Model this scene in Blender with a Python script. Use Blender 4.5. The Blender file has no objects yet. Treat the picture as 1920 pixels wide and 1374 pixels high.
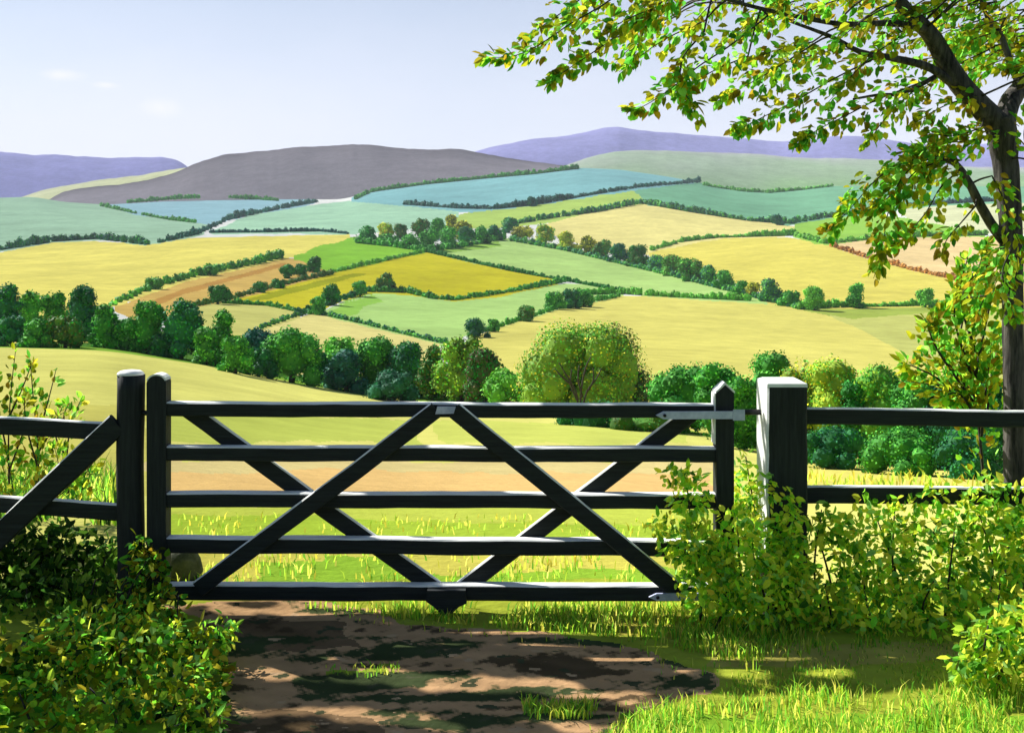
import bpy, bmesh, math
import numpy as np
from mathutils import Vector

# ------------------------------------------------------------------ basics
RNG = np.random.default_rng(11)
SC = bpy.context.scene
COL = SC.collection
F = 2059.0            # focal length in photo pixels (photo is 1920 wide)
CU, CV = 960.0, 460.0  # principal column, horizon row
EYE = 2.41
GATE_Y = 7.2
GATE_V = CV + F * EYE / GATE_Y   # row of the ground at the gate
SUN = np.array([-0.60, 0.44, 0.67]); SUN /= np.linalg.norm(SUN)
KALB = 0.62           # photo colour -> base colour


def lin(c):
    c = np.asarray(c, dtype=float) / 255.0
    return np.where(c <= 0.04045, c / 12.92, ((c + 0.055) / 1.055) ** 2.4)


def alb(c, k=None):
    return lin(c) * (KALB if k is None else k)


def at(u, v, d):
    """point seen at photo pixel (u, v) at distance d in front of the viewer"""
    u, v, d = np.broadcast_arrays(np.asarray(u, float), np.asarray(v, float), np.asarray(d, float))
    return np.stack([(u - CU) / F * d, d, EYE - (v - CV) / F * d], -1)


# ------------------------------------------------------------------ materials
def new_mat(name):
    m = bpy.data.materials.new(name)
    m.use_nodes = True
    nt = m.node_tree
    nt.nodes.clear()
    out = nt.nodes.new('ShaderNodeOutputMaterial')
    return m, nt, out


def N(nt, typ, **kw):
    n = nt.nodes.new(typ)
    for k, v in kw.items():
        if k in n.inputs:
            n.inputs[k].default_value = v
        else:
            setattr(n, k, v)
    return n


def mottled(nt, color_socket, scales, amount, coord='Object'):
    """multiply a colour by soft uneven noise"""
    tc = N(nt, 'ShaderNodeTexCoord')
    cur = color_socket
    for s in scales:
        nz = N(nt, 'ShaderNodeTexNoise', Scale=s, Detail=4.0, Roughness=0.6)
        nt.links.new(tc.outputs[coord], nz.inputs['Vector'])
        mr = N(nt, 'ShaderNodeMapRange')
        mr.inputs['From Min'].default_value = 0.3
        mr.inputs['From Max'].default_value = 0.7
        mr.inputs['To Min'].default_value = 1 - amount
        mr.inputs['To Max'].default_value = 1 + amount
        nt.links.new(nz.outputs['Fac'], mr.inputs['Value'])
        vm = N(nt, 'ShaderNodeVectorMath', operation='SCALE')
        nt.links.new(cur, vm.inputs[0])
        nt.links.new(mr.outputs['Result'], vm.inputs['Scale'])
        cur = vm.outputs['Vector']
    return cur


def mat_attr_ground():
    m, nt, out = new_mat('ground_cover')
    a = N(nt, 'ShaderNodeAttribute', attribute_name='Col')
    c = mottled(nt, a.outputs['Color'], (0.0045, 0.016, 0.05, 0.17, 2.3), 0.09)
    b = N(nt, 'ShaderNodeBsdfDiffuse', Roughness=0.6)
    nt.links.new(c, b.inputs['Color'])
    tc = N(nt, 'ShaderNodeTexCoord')
    nz = N(nt, 'ShaderNodeTexNoise', Scale=9.0, Detail=6.0)
    nt.links.new(tc.outputs['Object'], nz.inputs['Vector'])
    bp = N(nt, 'ShaderNodeBump', Strength=0.5, Distance=0.05)
    nt.links.new(nz.outputs['Fac'], bp.inputs['Height'])
    nt.links.new(bp.outputs['Normal'], b.inputs['Normal'])
    nt.links.new(b.outputs['BSDF'], out.inputs['Surface'])
    return m


def mat_leaf(name='leaves', trans=0.64 ):
    m, nt, out = new_mat(name)
    a = N(nt, 'ShaderNodeAttribute', attribute_name='Col')
    d = N(nt, 'ShaderNodeBsdfPrincipled', Roughness=0.7)
    d.inputs['Specular IOR Level'].default_value = 0.15
    nt.links.new(a.outputs['Color'], d.inputs['Base Color'])
    t = N(nt, 'ShaderNodeBsdfTranslucent')
    nt.links.new(a.outputs['Color'], t.inputs['Color'])
    mx = N(nt, 'ShaderNodeMixShader')
    mx.inputs['Fac'].default_value = trans
    nt.links.new(d.outputs['BSDF'], mx.inputs[1])
    nt.links.new(t.outputs['BSDF'], mx.inputs[2])
    nt.links.new(mx.outputs['Shader'], out.inputs['Surface'])
    return m


def mat_noise(name, c1, c2, scale=(6, 6, 6), rough=0.8, bump=0.3, detail=6, metal=0.0, dist=0.01, spec=0.3):
    m, nt, out = new_mat(name)
    tc = N(nt, 'ShaderNodeTexCoord')
    mp = N(nt, 'ShaderNodeMapping')
    mp.inputs['Scale'].default_value = scale
    nt.links.new(tc.outputs['Object'], mp.inputs['Vector'])
    nz = N(nt, 'ShaderNodeTexNoise', Scale=1.0, Detail=float(detail), Roughness=0.65)
    nt.links.new(mp.outputs['Vector'], nz.inputs['Vector'])
    cr = N(nt, 'ShaderNodeValToRGB')
    cr.color_ramp.elements[0].position = 0.35
    cr.color_ramp.elements[1].position = 0.68
    cr.color_ramp.elements[0].color = (*c1, 1)
    cr.color_ramp.elements[1].color = (*c2, 1)
    nt.links.new(nz.outputs['Fac'], cr.inputs['Fac'])
    b = N(nt, 'ShaderNodeBsdfPrincipled', Roughness=rough, Metallic=metal)
    b.inputs['Specular IOR Level'].default_value = spec
    nt.links.new(cr.outputs['Color'], b.inputs['Base Color'])
    bp = N(nt, 'ShaderNodeBump', Strength=bump, Distance=dist)
    nt.links.new(nz.outputs['Fac'], bp.inputs['Height'])
    nt.links.new(bp.outputs['Normal'], b.inputs['Normal'])
    nt.links.new(b.outputs['BSDF'], out.inputs['Surface'])
    return m


M_GROUND = mat_attr_ground()
M_LEAF = mat_leaf()
M_LEAFSOLID = mat_leaf('dense_leaves', 0.12)
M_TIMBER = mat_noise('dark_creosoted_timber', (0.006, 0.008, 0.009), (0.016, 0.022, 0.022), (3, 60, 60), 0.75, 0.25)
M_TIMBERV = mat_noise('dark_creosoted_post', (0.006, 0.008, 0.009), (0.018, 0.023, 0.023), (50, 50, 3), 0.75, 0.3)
M_SUNPAINT = mat_noise('sun_painted_timber', (0.66, 0.66, 0.63), (0.80, 0.80, 0.77), (8, 40, 40), 0.9, 0.2)  # near-white timber: sunlight painted onto tops and left edges
M_STEEL = mat_noise('galvanised_steel', (0.30, 0.33, 0.48), (0.50, 0.52, 0.68), (14, 14, 14), 0.55, 0.1, metal=0.1)
M_BOLT = mat_noise('dark_iron', (0.01, 0.01, 0.012), (0.03, 0.03, 0.035), (30, 30, 30), 0.5, 0.1, metal=0.5)
M_BARK = mat_noise('bark', (0.006, 0.005, 0.005), (0.12, 0.105, 0.09), (22, 22, 3.0), 0.85, 0.8, dist=0.02)
M_TWIG = mat_noise('twig_bark', (0.02, 0.017, 0.013), (0.06, 0.05, 0.04), (20, 20, 20), 0.85, 0.3)
M_STONE = mat_noise('mossy_stone', (0.035, 0.045, 0.02), (0.12, 0.125, 0.08), (9, 9, 9), 0.9, 0.8, dist=0.02)


# ------------------------------------------------------------------ mesh building
class MB:
    def __init__(self):
        self.v, self.f, self.c, self.mi, self.n, self.sm = [], [], [], [], 0, []

    def add(self, verts, faces, col=None, mi=0, smooth=False):
        verts = np.asarray(verts, float).reshape(-1, 3)
        faces = np.asarray(faces, int)
        self.v.append(verts)
        k = len(faces)
        self.f.append((faces + self.n, faces.shape[1]))
        self.n += len(verts)
        if col is None:
            col = np.ones((k, 3)) * 0.5
        col = np.asarray(col, float)
        if col.ndim == 1:
            col = np.tile(col, (k, 1))
        self.c.append(col)
        self.mi.append(np.full(k, mi) if np.isscalar(mi) else np.asarray(mi))
        self.sm.append(np.full(k, smooth))

    def build(self, name, mats, parent=None, kind=None):
        me = bpy.data.meshes.new(name)
        V = np.concatenate(self.v)
        loops = np.concatenate([f.ravel() for f, _ in self.f])
        tot = np.concatenate([np.full(len(f), k) for f, k in self.f])
        start = np.concatenate([[0], np.cumsum(tot)[:-1]])
        org = np.zeros(3)
        if parent is not None:
            org = np.array(parent['_loc'][:])
        me.vertices.add(len(V)); me.loops.add(len(loops)); me.polygons.add(len(tot))
        me.vertices.foreach_set('co', (V - org).ravel().astype(np.float32))
        me.loops.foreach_set('vertex_index', loops.astype(np.int32))
        me.polygons.foreach_set('loop_start', start.astype(np.int32))
        me.polygons.foreach_set('loop_total', tot.astype(np.int32))
        me.polygons.foreach_set('material_index', np.concatenate(self.mi).astype(np.int32))
        me.polygons.foreach_set('use_smooth', np.concatenate(self.sm))
        at_ = me.attributes.new('Col', 'FLOAT_COLOR', 'FACE')
        c = np.concatenate(self.c)
        c = np.concatenate([np.clip(c, 0.0, 0.95), np.ones((len(c), 1))], 1)
        at_.data.foreach_set('color', c.ravel().astype(np.float32))
        if not isinstance(mats, (list, tuple)):
            mats = [mats]
        for m in mats:
            me.materials.append(m)
        me.update(calc_edges=True)
        me.validate()
        o = bpy.data.objects.new(name, me)
        COL.objects.link(o)
        if parent is not None:
            o.parent = parent
        if kind:
            o['kind'] = kind
        return o


def thing(name, label, cat, loc=(0, 0, 0), group=None):
    o = bpy.data.objects.new(name, None)
    COL.objects.link(o)
    o.location = [float(x) for x in loc]
    o.empty_display_size = 0.2
    o['_loc'] = [float(x) for x in loc]
    o['label'] = label
    o['category'] = cat
    if group:
        o['group'] = group
    return o


def tube(mb, pts, radii, sides=8, col=None, mi=0, jitter=0.0):
    P = np.asarray(pts, float)
    R = np.broadcast_to(np.asarray(radii, float), (len(P),))
    T = np.gradient(P, axis=0)
    T /= np.linalg.norm(T, axis=1)[:, None] + 1e-9
    a = np.array([0.3, -1, 0.2]); a /= np.linalg.norm(a)
    ang = np.arange(sides) / sides * 2 * math.pi
    rings = []
    for i in range(len(P)):
        x = a - T[i] * (a @ T[i]); x /= np.linalg.norm(x) + 1e-9
        y = np.cross(T[i], x)
        r = R[i] * (1 + jitter * RNG.standard_normal(sides))
        rings.append(P[i] + (np.cos(ang) * r)[:, None] * x + (np.sin(ang) * r)[:, None] * y)
        a = x
    V = np.concatenate(rings + [P[:1], P[-1:]])
    n = len(P)
    i, j = np.meshgrid(np.arange(n - 1), np.arange(sides), indexing='ij')
    j2 = (j + 1) % sides
    Q = np.stack([i * sides + j, i * sides + j2, (i + 1) * sides + j2, (i + 1) * sides + j], -1).reshape(-1, 4)
    mb.add(V, Q, col, mi, True)
    base = mb.n - len(V)
    jj = np.arange(sides)
    k = n * sides
    capA = np.stack([np.full(sides, k), (jj + 1) % sides, jj], -1)
    capB = np.stack([np.full(sides, k + 1), (n - 1) * sides + jj, (n - 1) * sides + (jj + 1) % sides], -1)
    mb.v.append(np.zeros((0, 3)))
    for cp in (capA, capB):
        mb.f.append((cp + base, 3))
        mb.c.append(np.tile(np.asarray(col if col is not None else (.5, .5, .5), float), (len(cp), 1)))
        mb.mi.append(np.full(len(cp), mi)); mb.sm.append(np.full(len(cp), True))


def spline(pts, n=24):
    """Catmull-Rom through points (any dimension)"""
    P = np.asarray(pts, float)
    if len(P) < 3:
        t = np.linspace(0, 1, n)[:, None]
        return P[0] * (1 - t) + P[-1] * t
    Q = np.concatenate([[2 * P[0] - P[1]], P, [2 * P[-1] - P[-2]]])
    t = np.linspace(0, len(P) - 1 - 1e-6, n)
    i = t.astype(int); f = (t - i)[:, None]
    a, b, c, d = Q[i], Q[i + 1], Q[i + 2], Q[i + 3]
    return 0.5 * ((2 * b) + (-a + c) * f + (2 * a - 5 * b + 4 * c - d) * f ** 2 + (-a + 3 * b - 3 * c + d) * f ** 3)


def unit(a):
    return a / (np.linalg.norm(a, axis=-1, keepdims=True) + 1e-9)


def leaves(mb, P, D, Nn, L, W, col):
    """folded pointed-oval leaves: base P, direction D, normal Nn, length L, width W"""
    n = len(P)
    D = unit(D); S = unit(np.cross(Nn, D)); U = np.cross(D, S)
    L = np.broadcast_to(L, (n,))[:, None]; W = np.broadcast_to(W, (n,))[:, None]
    prof = [(0, 0, 0), (.3, .46, .13), (.68, .40, .10), (1, 0, -.08), (.68, -.40, .10), (.3, -.46, .13)]
    V = np.stack([P + D * L * a + S * W * b + U * W * c for a, b, c in prof], 1).reshape(-1, 3)
    o = (np.arange(n) * 6)[:, None]
    Fc = np.concatenate([o + [0, 1, 2, 3], o + [0, 3, 4, 5]], 0)
    mb.add(V, Fc, np.concatenate([col, col], 0))


def quads(mb, P, Nn, size, col):
    """small leaf-clump facets"""
    n = len(P)
    r = unit(RNG.standard_normal((n, 3)))
    A = unit(np.cross(Nn, r)); B = np.cross(Nn, A)
    s = np.broadcast_to(size, (n,))[:, None]
    k = RNG.uniform(.55, 1.2, (4, n, 1))
    V = np.stack([P + A * s * k[0], P + B * s * k[1] * .8, P - A * s * k[2], P - B * s * k[3] * .8], 1).reshape(-1, 3)
    Fc = (np.arange(n) * 4)[:, None] + np.arange(4)
    mb.add(V, Fc, col)


_bm = bmesh.new(); bmesh.ops.create_icosphere(_bm, subdivisions=2, radius=1)
_bm.verts.ensure_lookup_table()
ICO_V = np.array([v.co[:] for v in _bm.verts]); ICO_F = np.array([[v.index for v in f.verts] for f in _bm.faces]); _bm.free()
_bm = bmesh.new(); bmesh.ops.create_icosphere(_bm, subdivisions=3, radius=1)
ICO3_V = np.array([v.co[:] for v in _bm.verts]); ICO3_F = np.array([[v.index for v in f.verts] for f in _bm.faces]); _bm.free()


def vary(cols, n, amt=0.22, hue=0.07):
    """pick n colours out of a palette (k,3 base colours), each a little different"""
    cols = np.atleast_2d(cols)
    c = cols[RNG.integers(0, len(cols), n)]
    c = c * np.exp(RNG.normal(0, amt, (n, 1)))
    c = c * (1 + RNG.normal(0, hue, (n, 3)) * np.array([1, .35, .6]))
    return np.clip(c, 0.002, 0.9)


def foliage(mb, lobes, count, size, pal, core=0.82, leafy=False, lobe_var=0.25, flat=0.5, amt=.22):
    """lobes: (k, 6) centre and radii. Leaf facets over every lobe, a leafy core inside."""
    lobes = np.asarray(lobes, float)
    area = (lobes[:, 3] * lobes[:, 5]) ** 1.0
    which = RNG.choice(len(lobes), count, p=area / area.sum())
    d = unit(RNG.standard_normal((count, 3)))
    rad = RNG.uniform(.80, 1.14, (count, 1)) if not leafy else RNG.uniform(.35, 1.12, (count, 1)) ** .7
    P = lobes[which, :3] + d * lobes[which, 3:] * rad
    Nn = unit(d + flat * RNG.standard_normal((count, 3)))
    lv = np.exp(RNG.normal(0, lobe_var, len(lobes)))
    C = vary(pal, count, amt) * lv[which][:, None]
    if leafy:
        D = unit(d * .5 + RNG.standard_normal((count, 3)) * .7 + np.array([0, 0, -.35]))
        leaves(mb, P, D, Nn, size * RNG.uniform(.5, 1.45, count), size * RNG.uniform(.38, .78, count), C)
    else:
        quads(mb, P, Nn, size * RNG.uniform(.6, 1.2, count), C)
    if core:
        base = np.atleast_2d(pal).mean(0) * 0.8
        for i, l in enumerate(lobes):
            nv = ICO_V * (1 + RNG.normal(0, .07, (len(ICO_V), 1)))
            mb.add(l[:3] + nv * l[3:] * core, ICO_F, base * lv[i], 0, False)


# ------------------------------------------------------------------ terrain
def cur(pts):
    p = np.array(pts, float)
    return lambda u: np.interp(u, p[:, 0], p[:, 1])


def smooth_cur(pts, w=60):
    f = cur(pts)
    off = np.linspace(-w, w, 9)
    return lambda u: np.mean([f(np.asarray(u, float) + o) for o in off], axis=0)


K = [
    (smooth_cur([(-2000, 372), (0, 371), (60, 369), (120, 379), (200, 384), (300, 378), (510, 374), (640, 374), (700, 360), (800, 346),
                 (950, 331), (1085, 315), (1160, 318), (1250, 331), (1310, 342), (1360, 354), (1430, 360), (1490, 358), (1550, 349),
                 (1920, 350), (4000, 350)], 15), smooth_cur([(-2000, 2300), (4000, 2300)])),
    (smooth_cur([(-2000, 402), (0, 402), (400, 420), (700, 402), (900, 402), (1200, 380), (1480, 418), (1700, 398), (1920, 388), (4000, 388)]),
     smooth_cur([(-2000, 1500), (4000, 1500)])),
    (smooth_cur([(-2000, 468), (0, 465), (400, 447), (665, 447), (900, 457), (1200, 475), (1500, 452), (1920, 455), (4000, 455)]),
     smooth_cur([(-2000, 1000), (4000, 1000)])),
    (smooth_cur([(-2000, 530), (0, 532), (400, 545), (800, 560), (1200, 570), (1600, 575), (1920, 570), (4000, 570)]),
     smooth_cur([(-2000, 560), (4000, 560)])),
    (smooth_cur([(-2000, 590), (0, 592), (400, 605), (750, 642), (1100, 645), (1500, 665), (1920, 685), (4000, 690)]),
     smooth_cur([(-2000, 310), (4000, 310)])),
    (smooth_cur([(-2000, 640), (0, 646), (200, 652), (400, 682), (600, 722), (750, 746), (960, 755), (1100, 768), (1290, 805), (1500, 862),
                 (1900, 885), (4000, 900)], 40),
     smooth_cur([(-2000, 165), (0, 160), (750, 150), (1000, 125), (1150, 100), (1300, 78), (1500, 62), (1900, 55), (4000, 55)], 80)),
    (lambda u: np.full(np.shape(u), GATE_V), lambda u: np.full(np.shape(u), GATE_Y)),
]
NEAR_SLOPE = 1.0 / (F * EYE)


def keys(u):
    V = np.stack([k[0](u) for k in K], -1)
    Q = np.stack([1.0 / k[1](u) for k in K], -1)
    h = np.diff(V, axis=-1)
    dl = np.diff(Q, axis=-1) / h
    m = np.zeros_like(V)
    w1 = 2 * h[..., 1:] + h[..., :-1]; w2 = h[..., 1:] + 2 * h[..., :-1]
    m[..., 1:-1] = (w1 + w2) / (w1 / dl[..., :-1] + w2 / dl[..., 1:])
    m[..., 0] = dl[..., 0]
    m[..., -1] = NEAR_SLOPE
    return V, Q, m


def hermite(t, h, q0, q1, m0, m1):
    return ((2 * t ** 3 - 3 * t ** 2 + 1) * q0 + (t ** 3 - 2 * t ** 2 + t) * h * m0
            + (-2 * t ** 3 + 3 * t ** 2) * q1 + (t ** 3 - t ** 2) * h * m1)


def ground_d(u, v):
    """distance of the ground seen at photo pixel (u, v)"""
    u = np.atleast_1d(np.asarray(u, float)); v = np.atleast_1d(np.asarray(v, float))
    u, v = np.broadcast_arrays(u, v)
    V, Q, m = keys(u)
    q = 1.0 / np.maximum((F * EYE) / np.maximum(v - CV, 1e-3), 0.1)
    idx = np.clip((v[:, None] > V).sum(-1) - 1, 0, len(K) - 2)
    r = np.arange(len(u))
    h = V[r, idx + 1] - V[r, idx]
    t = np.clip((v - V[r, idx]) / h, 0, 1)
    qq = hermite(t, h, Q[r, idx], Q[r, idx + 1], m[r, idx], m[r, idx + 1])
    return 1.0 / np.where(v >= GATE_V, q, qq)


def ground_pt(u, v):
    d = ground_d(u, v)
    return at(np.atleast_1d(u), np.atleast_1d(v), d)


# field outlines, as seen from the gate (photo pixels), far to near
FIELDS = [
    ((178, 216, 180), [(-3000, 372), (0, 372), (60, 368), (120, 378), (190, 387), (250, 402), (350, 415), (390, 421), (380, 440), (270, 458), (200, 447), (100, 452), (0, 468), (-3000, 470)]),
    ((166, 210, 218), [(190, 384), (260, 375), (330, 372), (500, 374), (595, 376), (560, 386), (480, 396), (420, 411), (390, 421), (330, 413), (250, 401)]),  # blue of distance haze painted into the field colour
    ((182, 226, 188), [(395, 436), (470, 407), (560, 391), (660, 381), (760, 389), (860, 402), (850, 420), (650, 437), (520, 435), (400, 438)]),
    ((144, 200, 200), [(655, 376), (700, 355), (800, 342), (950, 327), (1085, 310), (1160, 315), (1250, 328), (1320, 338), (1250, 348), (1100, 368), (1000, 384), (940, 391), (860, 391), (760, 383)]),  # teal is aerial haze painted into this field
    ((190, 218, 108), [(845, 410), (940, 394), (1010, 387), (1100, 371), (1180, 361), (1240, 367), (1200, 380), (1130, 390), (1040, 410), (960, 422), (900, 426), (860, 418)]),
    ((132, 192, 150), [(1190, 361), (1250, 349), (1310, 345), (1380, 353), (1450, 361), (1540, 350), (1600, 350), (5000, 350), (5000, 376), (1920, 376), (1700, 386), (1580, 402), (1520, 413), (1470, 420), (1400, 411), (1300, 396), (1215, 380)]),
    ((250, 236, 150), [(1195, 386), (1260, 394), (1350, 407), (1460, 422), (1490, 427), (1470, 441), (1360, 444), (1290, 457), (1215, 472), (1150, 468), (1050, 440), (1020, 427), (1100, 402)]),
    ((228, 230, 180), [(1690, 398), (1780, 386), (1900, 385), (5000, 385), (5000, 440), (1850, 433), (1720, 415)]),
    ((160, 210, 84), [(1490, 422), (1560, 411), (1640, 406), (1720, 416), (1820, 432), (1850, 440), (1760, 442), (1650, 445), (1560, 457), (1530, 456), (1490, 442)]),
    ((248, 218, 156), [(1562, 460), (1650, 450), (1760, 447), (1840, 449), (5000, 452), (5000, 560), (1850, 538), (1800, 525), (1700, 502), (1600, 480)]),
    ((238, 224, 108), [(1215, 474), (1290, 460), (1360, 449), (1480, 449), (1552, 461), (1640, 491), (1790, 527), (1850, 541), (5000, 560), (5000, 568), (1840, 568), (1720, 574), (1560, 577), (1500, 562), (1440, 545), (1380, 525), (1300, 505), (1250, 488)]),
    ((255, 240, 122), [(-3000, 480), (0, 478), (100, 456), (200, 458), (270, 462), (350, 450), (470, 446), (655, 443), (635, 452), (590, 468), (535, 480), (480, 496), (350, 526), (270, 552), (205, 574), (190, 640), (-3000, 640)]),
    ((152, 212, 66), [(550, 482), (600, 460), (665, 449), (730, 461), (800, 471), (740, 481), (680, 496), (620, 511), (600, 502), (585, 492)]),
    ((232, 194, 106), [(215, 580), (275, 555), (350, 530), (480, 500), (530, 489), (560, 491), (590, 501), (620, 513), (560, 529), (500, 546), (430, 561), (360, 573), (280, 610)]),
    ((210, 160, 82), [(280, 566), (350, 540), (440, 517), (530, 492), (545, 496), (450, 522), (350, 550), (285, 576)]),
    ((218, 208, 48), [(430, 566), (500, 549), (560, 531), (620, 514), (700, 498), (760, 484), (800, 476), (860, 491), (950, 513), (1050, 526), (1000, 540), (920, 555), (850, 560), (800, 556), (740, 546), (690, 546), (640, 561), (590, 581), (520, 571)]),
    ((172, 176, 36), [(440, 566), (560, 536), (660, 512), (690, 513), (600, 536), (500, 562)]),
    ((192, 226, 132), [(818, 468), (880, 457), (935, 451), (1000, 456), (1060, 468), (1150, 493), (1250, 518), (1330, 537), (1400, 557), (1440, 570), (1300, 560), (1180, 546), (1050, 516), (940, 496), (860, 484)]),
    ((166, 210, 90), [(818, 468), (880, 457), (935, 452), (940, 462), (890, 468), (840, 474)]),
    ((190, 226, 132), [(607, 588), (650, 567), (700, 553), (780, 557), (850, 569), (930, 561), (1000, 546), (1060, 537), (1120, 540), (1170, 548), (1130, 560), (1050, 577), (960, 602), (890, 618), (830, 643), (740, 622), (680, 607)]),
    ((164, 214, 90), [(612, 587), (650, 568), (700, 554), (720, 566), (680, 574), (670, 590), (640, 594)]),
    ((222, 218, 124), [(365, 577), (430, 569), (530, 580), (565, 590), (500, 612), (440, 640), (360, 640)]),
    ((246, 232, 146), [(480, 625), (540, 607), (590, 590), (650, 607), (740, 627), (825, 648), (780, 720), (560, 700), (480, 660)]),
    ((232, 222, 118), [(860, 660), (900, 632), (960, 611), (1040, 584), (1110, 569), (1160, 562), (1250, 560), (1380, 566), (1480, 575), (1540, 589), (1620, 624), (1690, 662), (1780, 700), (1800, 900), (820, 900)]),
    ((206, 208, 116), [(1485, 573), (1560, 582), (1720, 577), (1900, 570), (5000, 570), (5000, 900), (1860, 900), (1790, 700), (1695, 658), (1622, 617), (1550, 589)]),
    ((172, 190, 84), [(1490, 575), (1560, 582), (1720, 577), (1830, 571), (1830, 583), (1700, 590), (1600, 598), (1540, 588)]),
]
# patches on the near field and in front of the gate
NEARF = [
    ((212, 222, 104), [(300, 770), (520, 776), (760, 790), (800, 828), (560, 832), (300, 826)]),
    ((222, 228, 112), [(800, 792), (1050, 790), (1290, 806), (1290, 832), (850, 832)]),
    ((236, 226, 116), [(1500, 864), (1930, 886), (5000, 900), (5000, 960), (1500, 930)]),
    ((244, 222, 150), [(270, 862), (1340, 862), (1340, 905), (270, 905)]),
    ((255, 212, 136), [(270, 884), (1340, 886), (1340, 930), (270, 926)]),
    ((212, 224, 92), [(300, 945), (1340, 945), (1340, 1008), (300, 1008)]),
    ((188, 216, 72), [(300, 966), (640, 972), (1300, 985), (1300, 1012), (300, 1010)]),
    ((228, 218, 100), [(300, 1030), (1340, 1030), (1340, 1096), (300, 1096)]),
    ((164, 206, 66), [(480, 1052), (700, 1046), (760, 1076), (1000, 1070), (1240, 1060), (1340, 1096), (480, 1096)]),
    ((188, 200, 70), [(-3000, 1092), (5000, 1092), (5000, 1340), (-3000, 1340)]),
    ((226, 218, 112), [(-3000, 780), (290, 760), (290, 930), (-3000, 960)]),
    # foreground
    ((150, 196, 56), [(-3000, 1340), (5000, 1340), (5000, 40000), (-3000, 40000)]),
    ((206, 194, 96), [(1330, 1205), (1900, 1205), (1900, 1240), (1340, 1248)]),
    ((196, 186, 80), [(1180, 1150), (1330, 1155), (1320, 1200), (1180, 1190)]),
    ((230, 184, 134), [(300, 1128), (560, 1127), (690, 1146), (800, 1172), (960, 1186), (1160, 1204), (1345, 1262), (1330, 1300), (1180, 1340), (1140, 1400), (1100, 1800), (1000, 40000), (200, 40000), (300, 1800), (400, 1400), (440, 1250), (400, 1180)]),
    ((178, 196, 70), [(600, 1252), (740, 1244), (760, 1262), (640, 1276)]),
    ((176, 200, 70), [(975, 1318), (1110, 1326), (1100, 1346), (990, 1346)]),
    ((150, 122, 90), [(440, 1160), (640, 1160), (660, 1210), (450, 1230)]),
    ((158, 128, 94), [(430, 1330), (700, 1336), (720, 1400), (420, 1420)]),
]
VERGE = (250, 249, 240)


def smooth_noise(x, y, seed, octaves=3):
    r = np.random.default_rng(seed)
    out = np.zeros(np.shape(x))
    for o in range(octaves):
        for _ in range(5):
            a = r.uniform(0, 2 * math.pi); k = (2 ** o) * r.uniform(.7, 1.4); p = r.uniform(0, 6.28)
            out = out + np.sin((np.cos(a) * x + np.sin(a) * y) * k + p) / (1.6 ** o)
    return out / 5


def in_poly(px, py, poly):
    p = np.array(poly, float)
    inside = np.zeros(px.shape, bool)
    x0, y0 = p[:, 0].min(), p[:, 1].min(); x1, y1 = p[:, 0].max(), p[:, 1].max()
    m = (px >= x0) & (px <= x1) & (py >= y0) & (py <= y1)
    if not m.any():
        return inside
    x, y = px[m], py[m]
    r = np.zeros(x.shape, bool)
    j = len(p) - 1
    for i in range(len(p)):
        xi, yi = p[i]; xj, yj = p[j]
        if yi != yj:
            c = ((yi > y) != (yj > y)) & (x < (xj - xi) * (y - yi) / (yj - yi) + xi)
            r ^= c
        j = i
    inside[m] = r
    return inside


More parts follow.
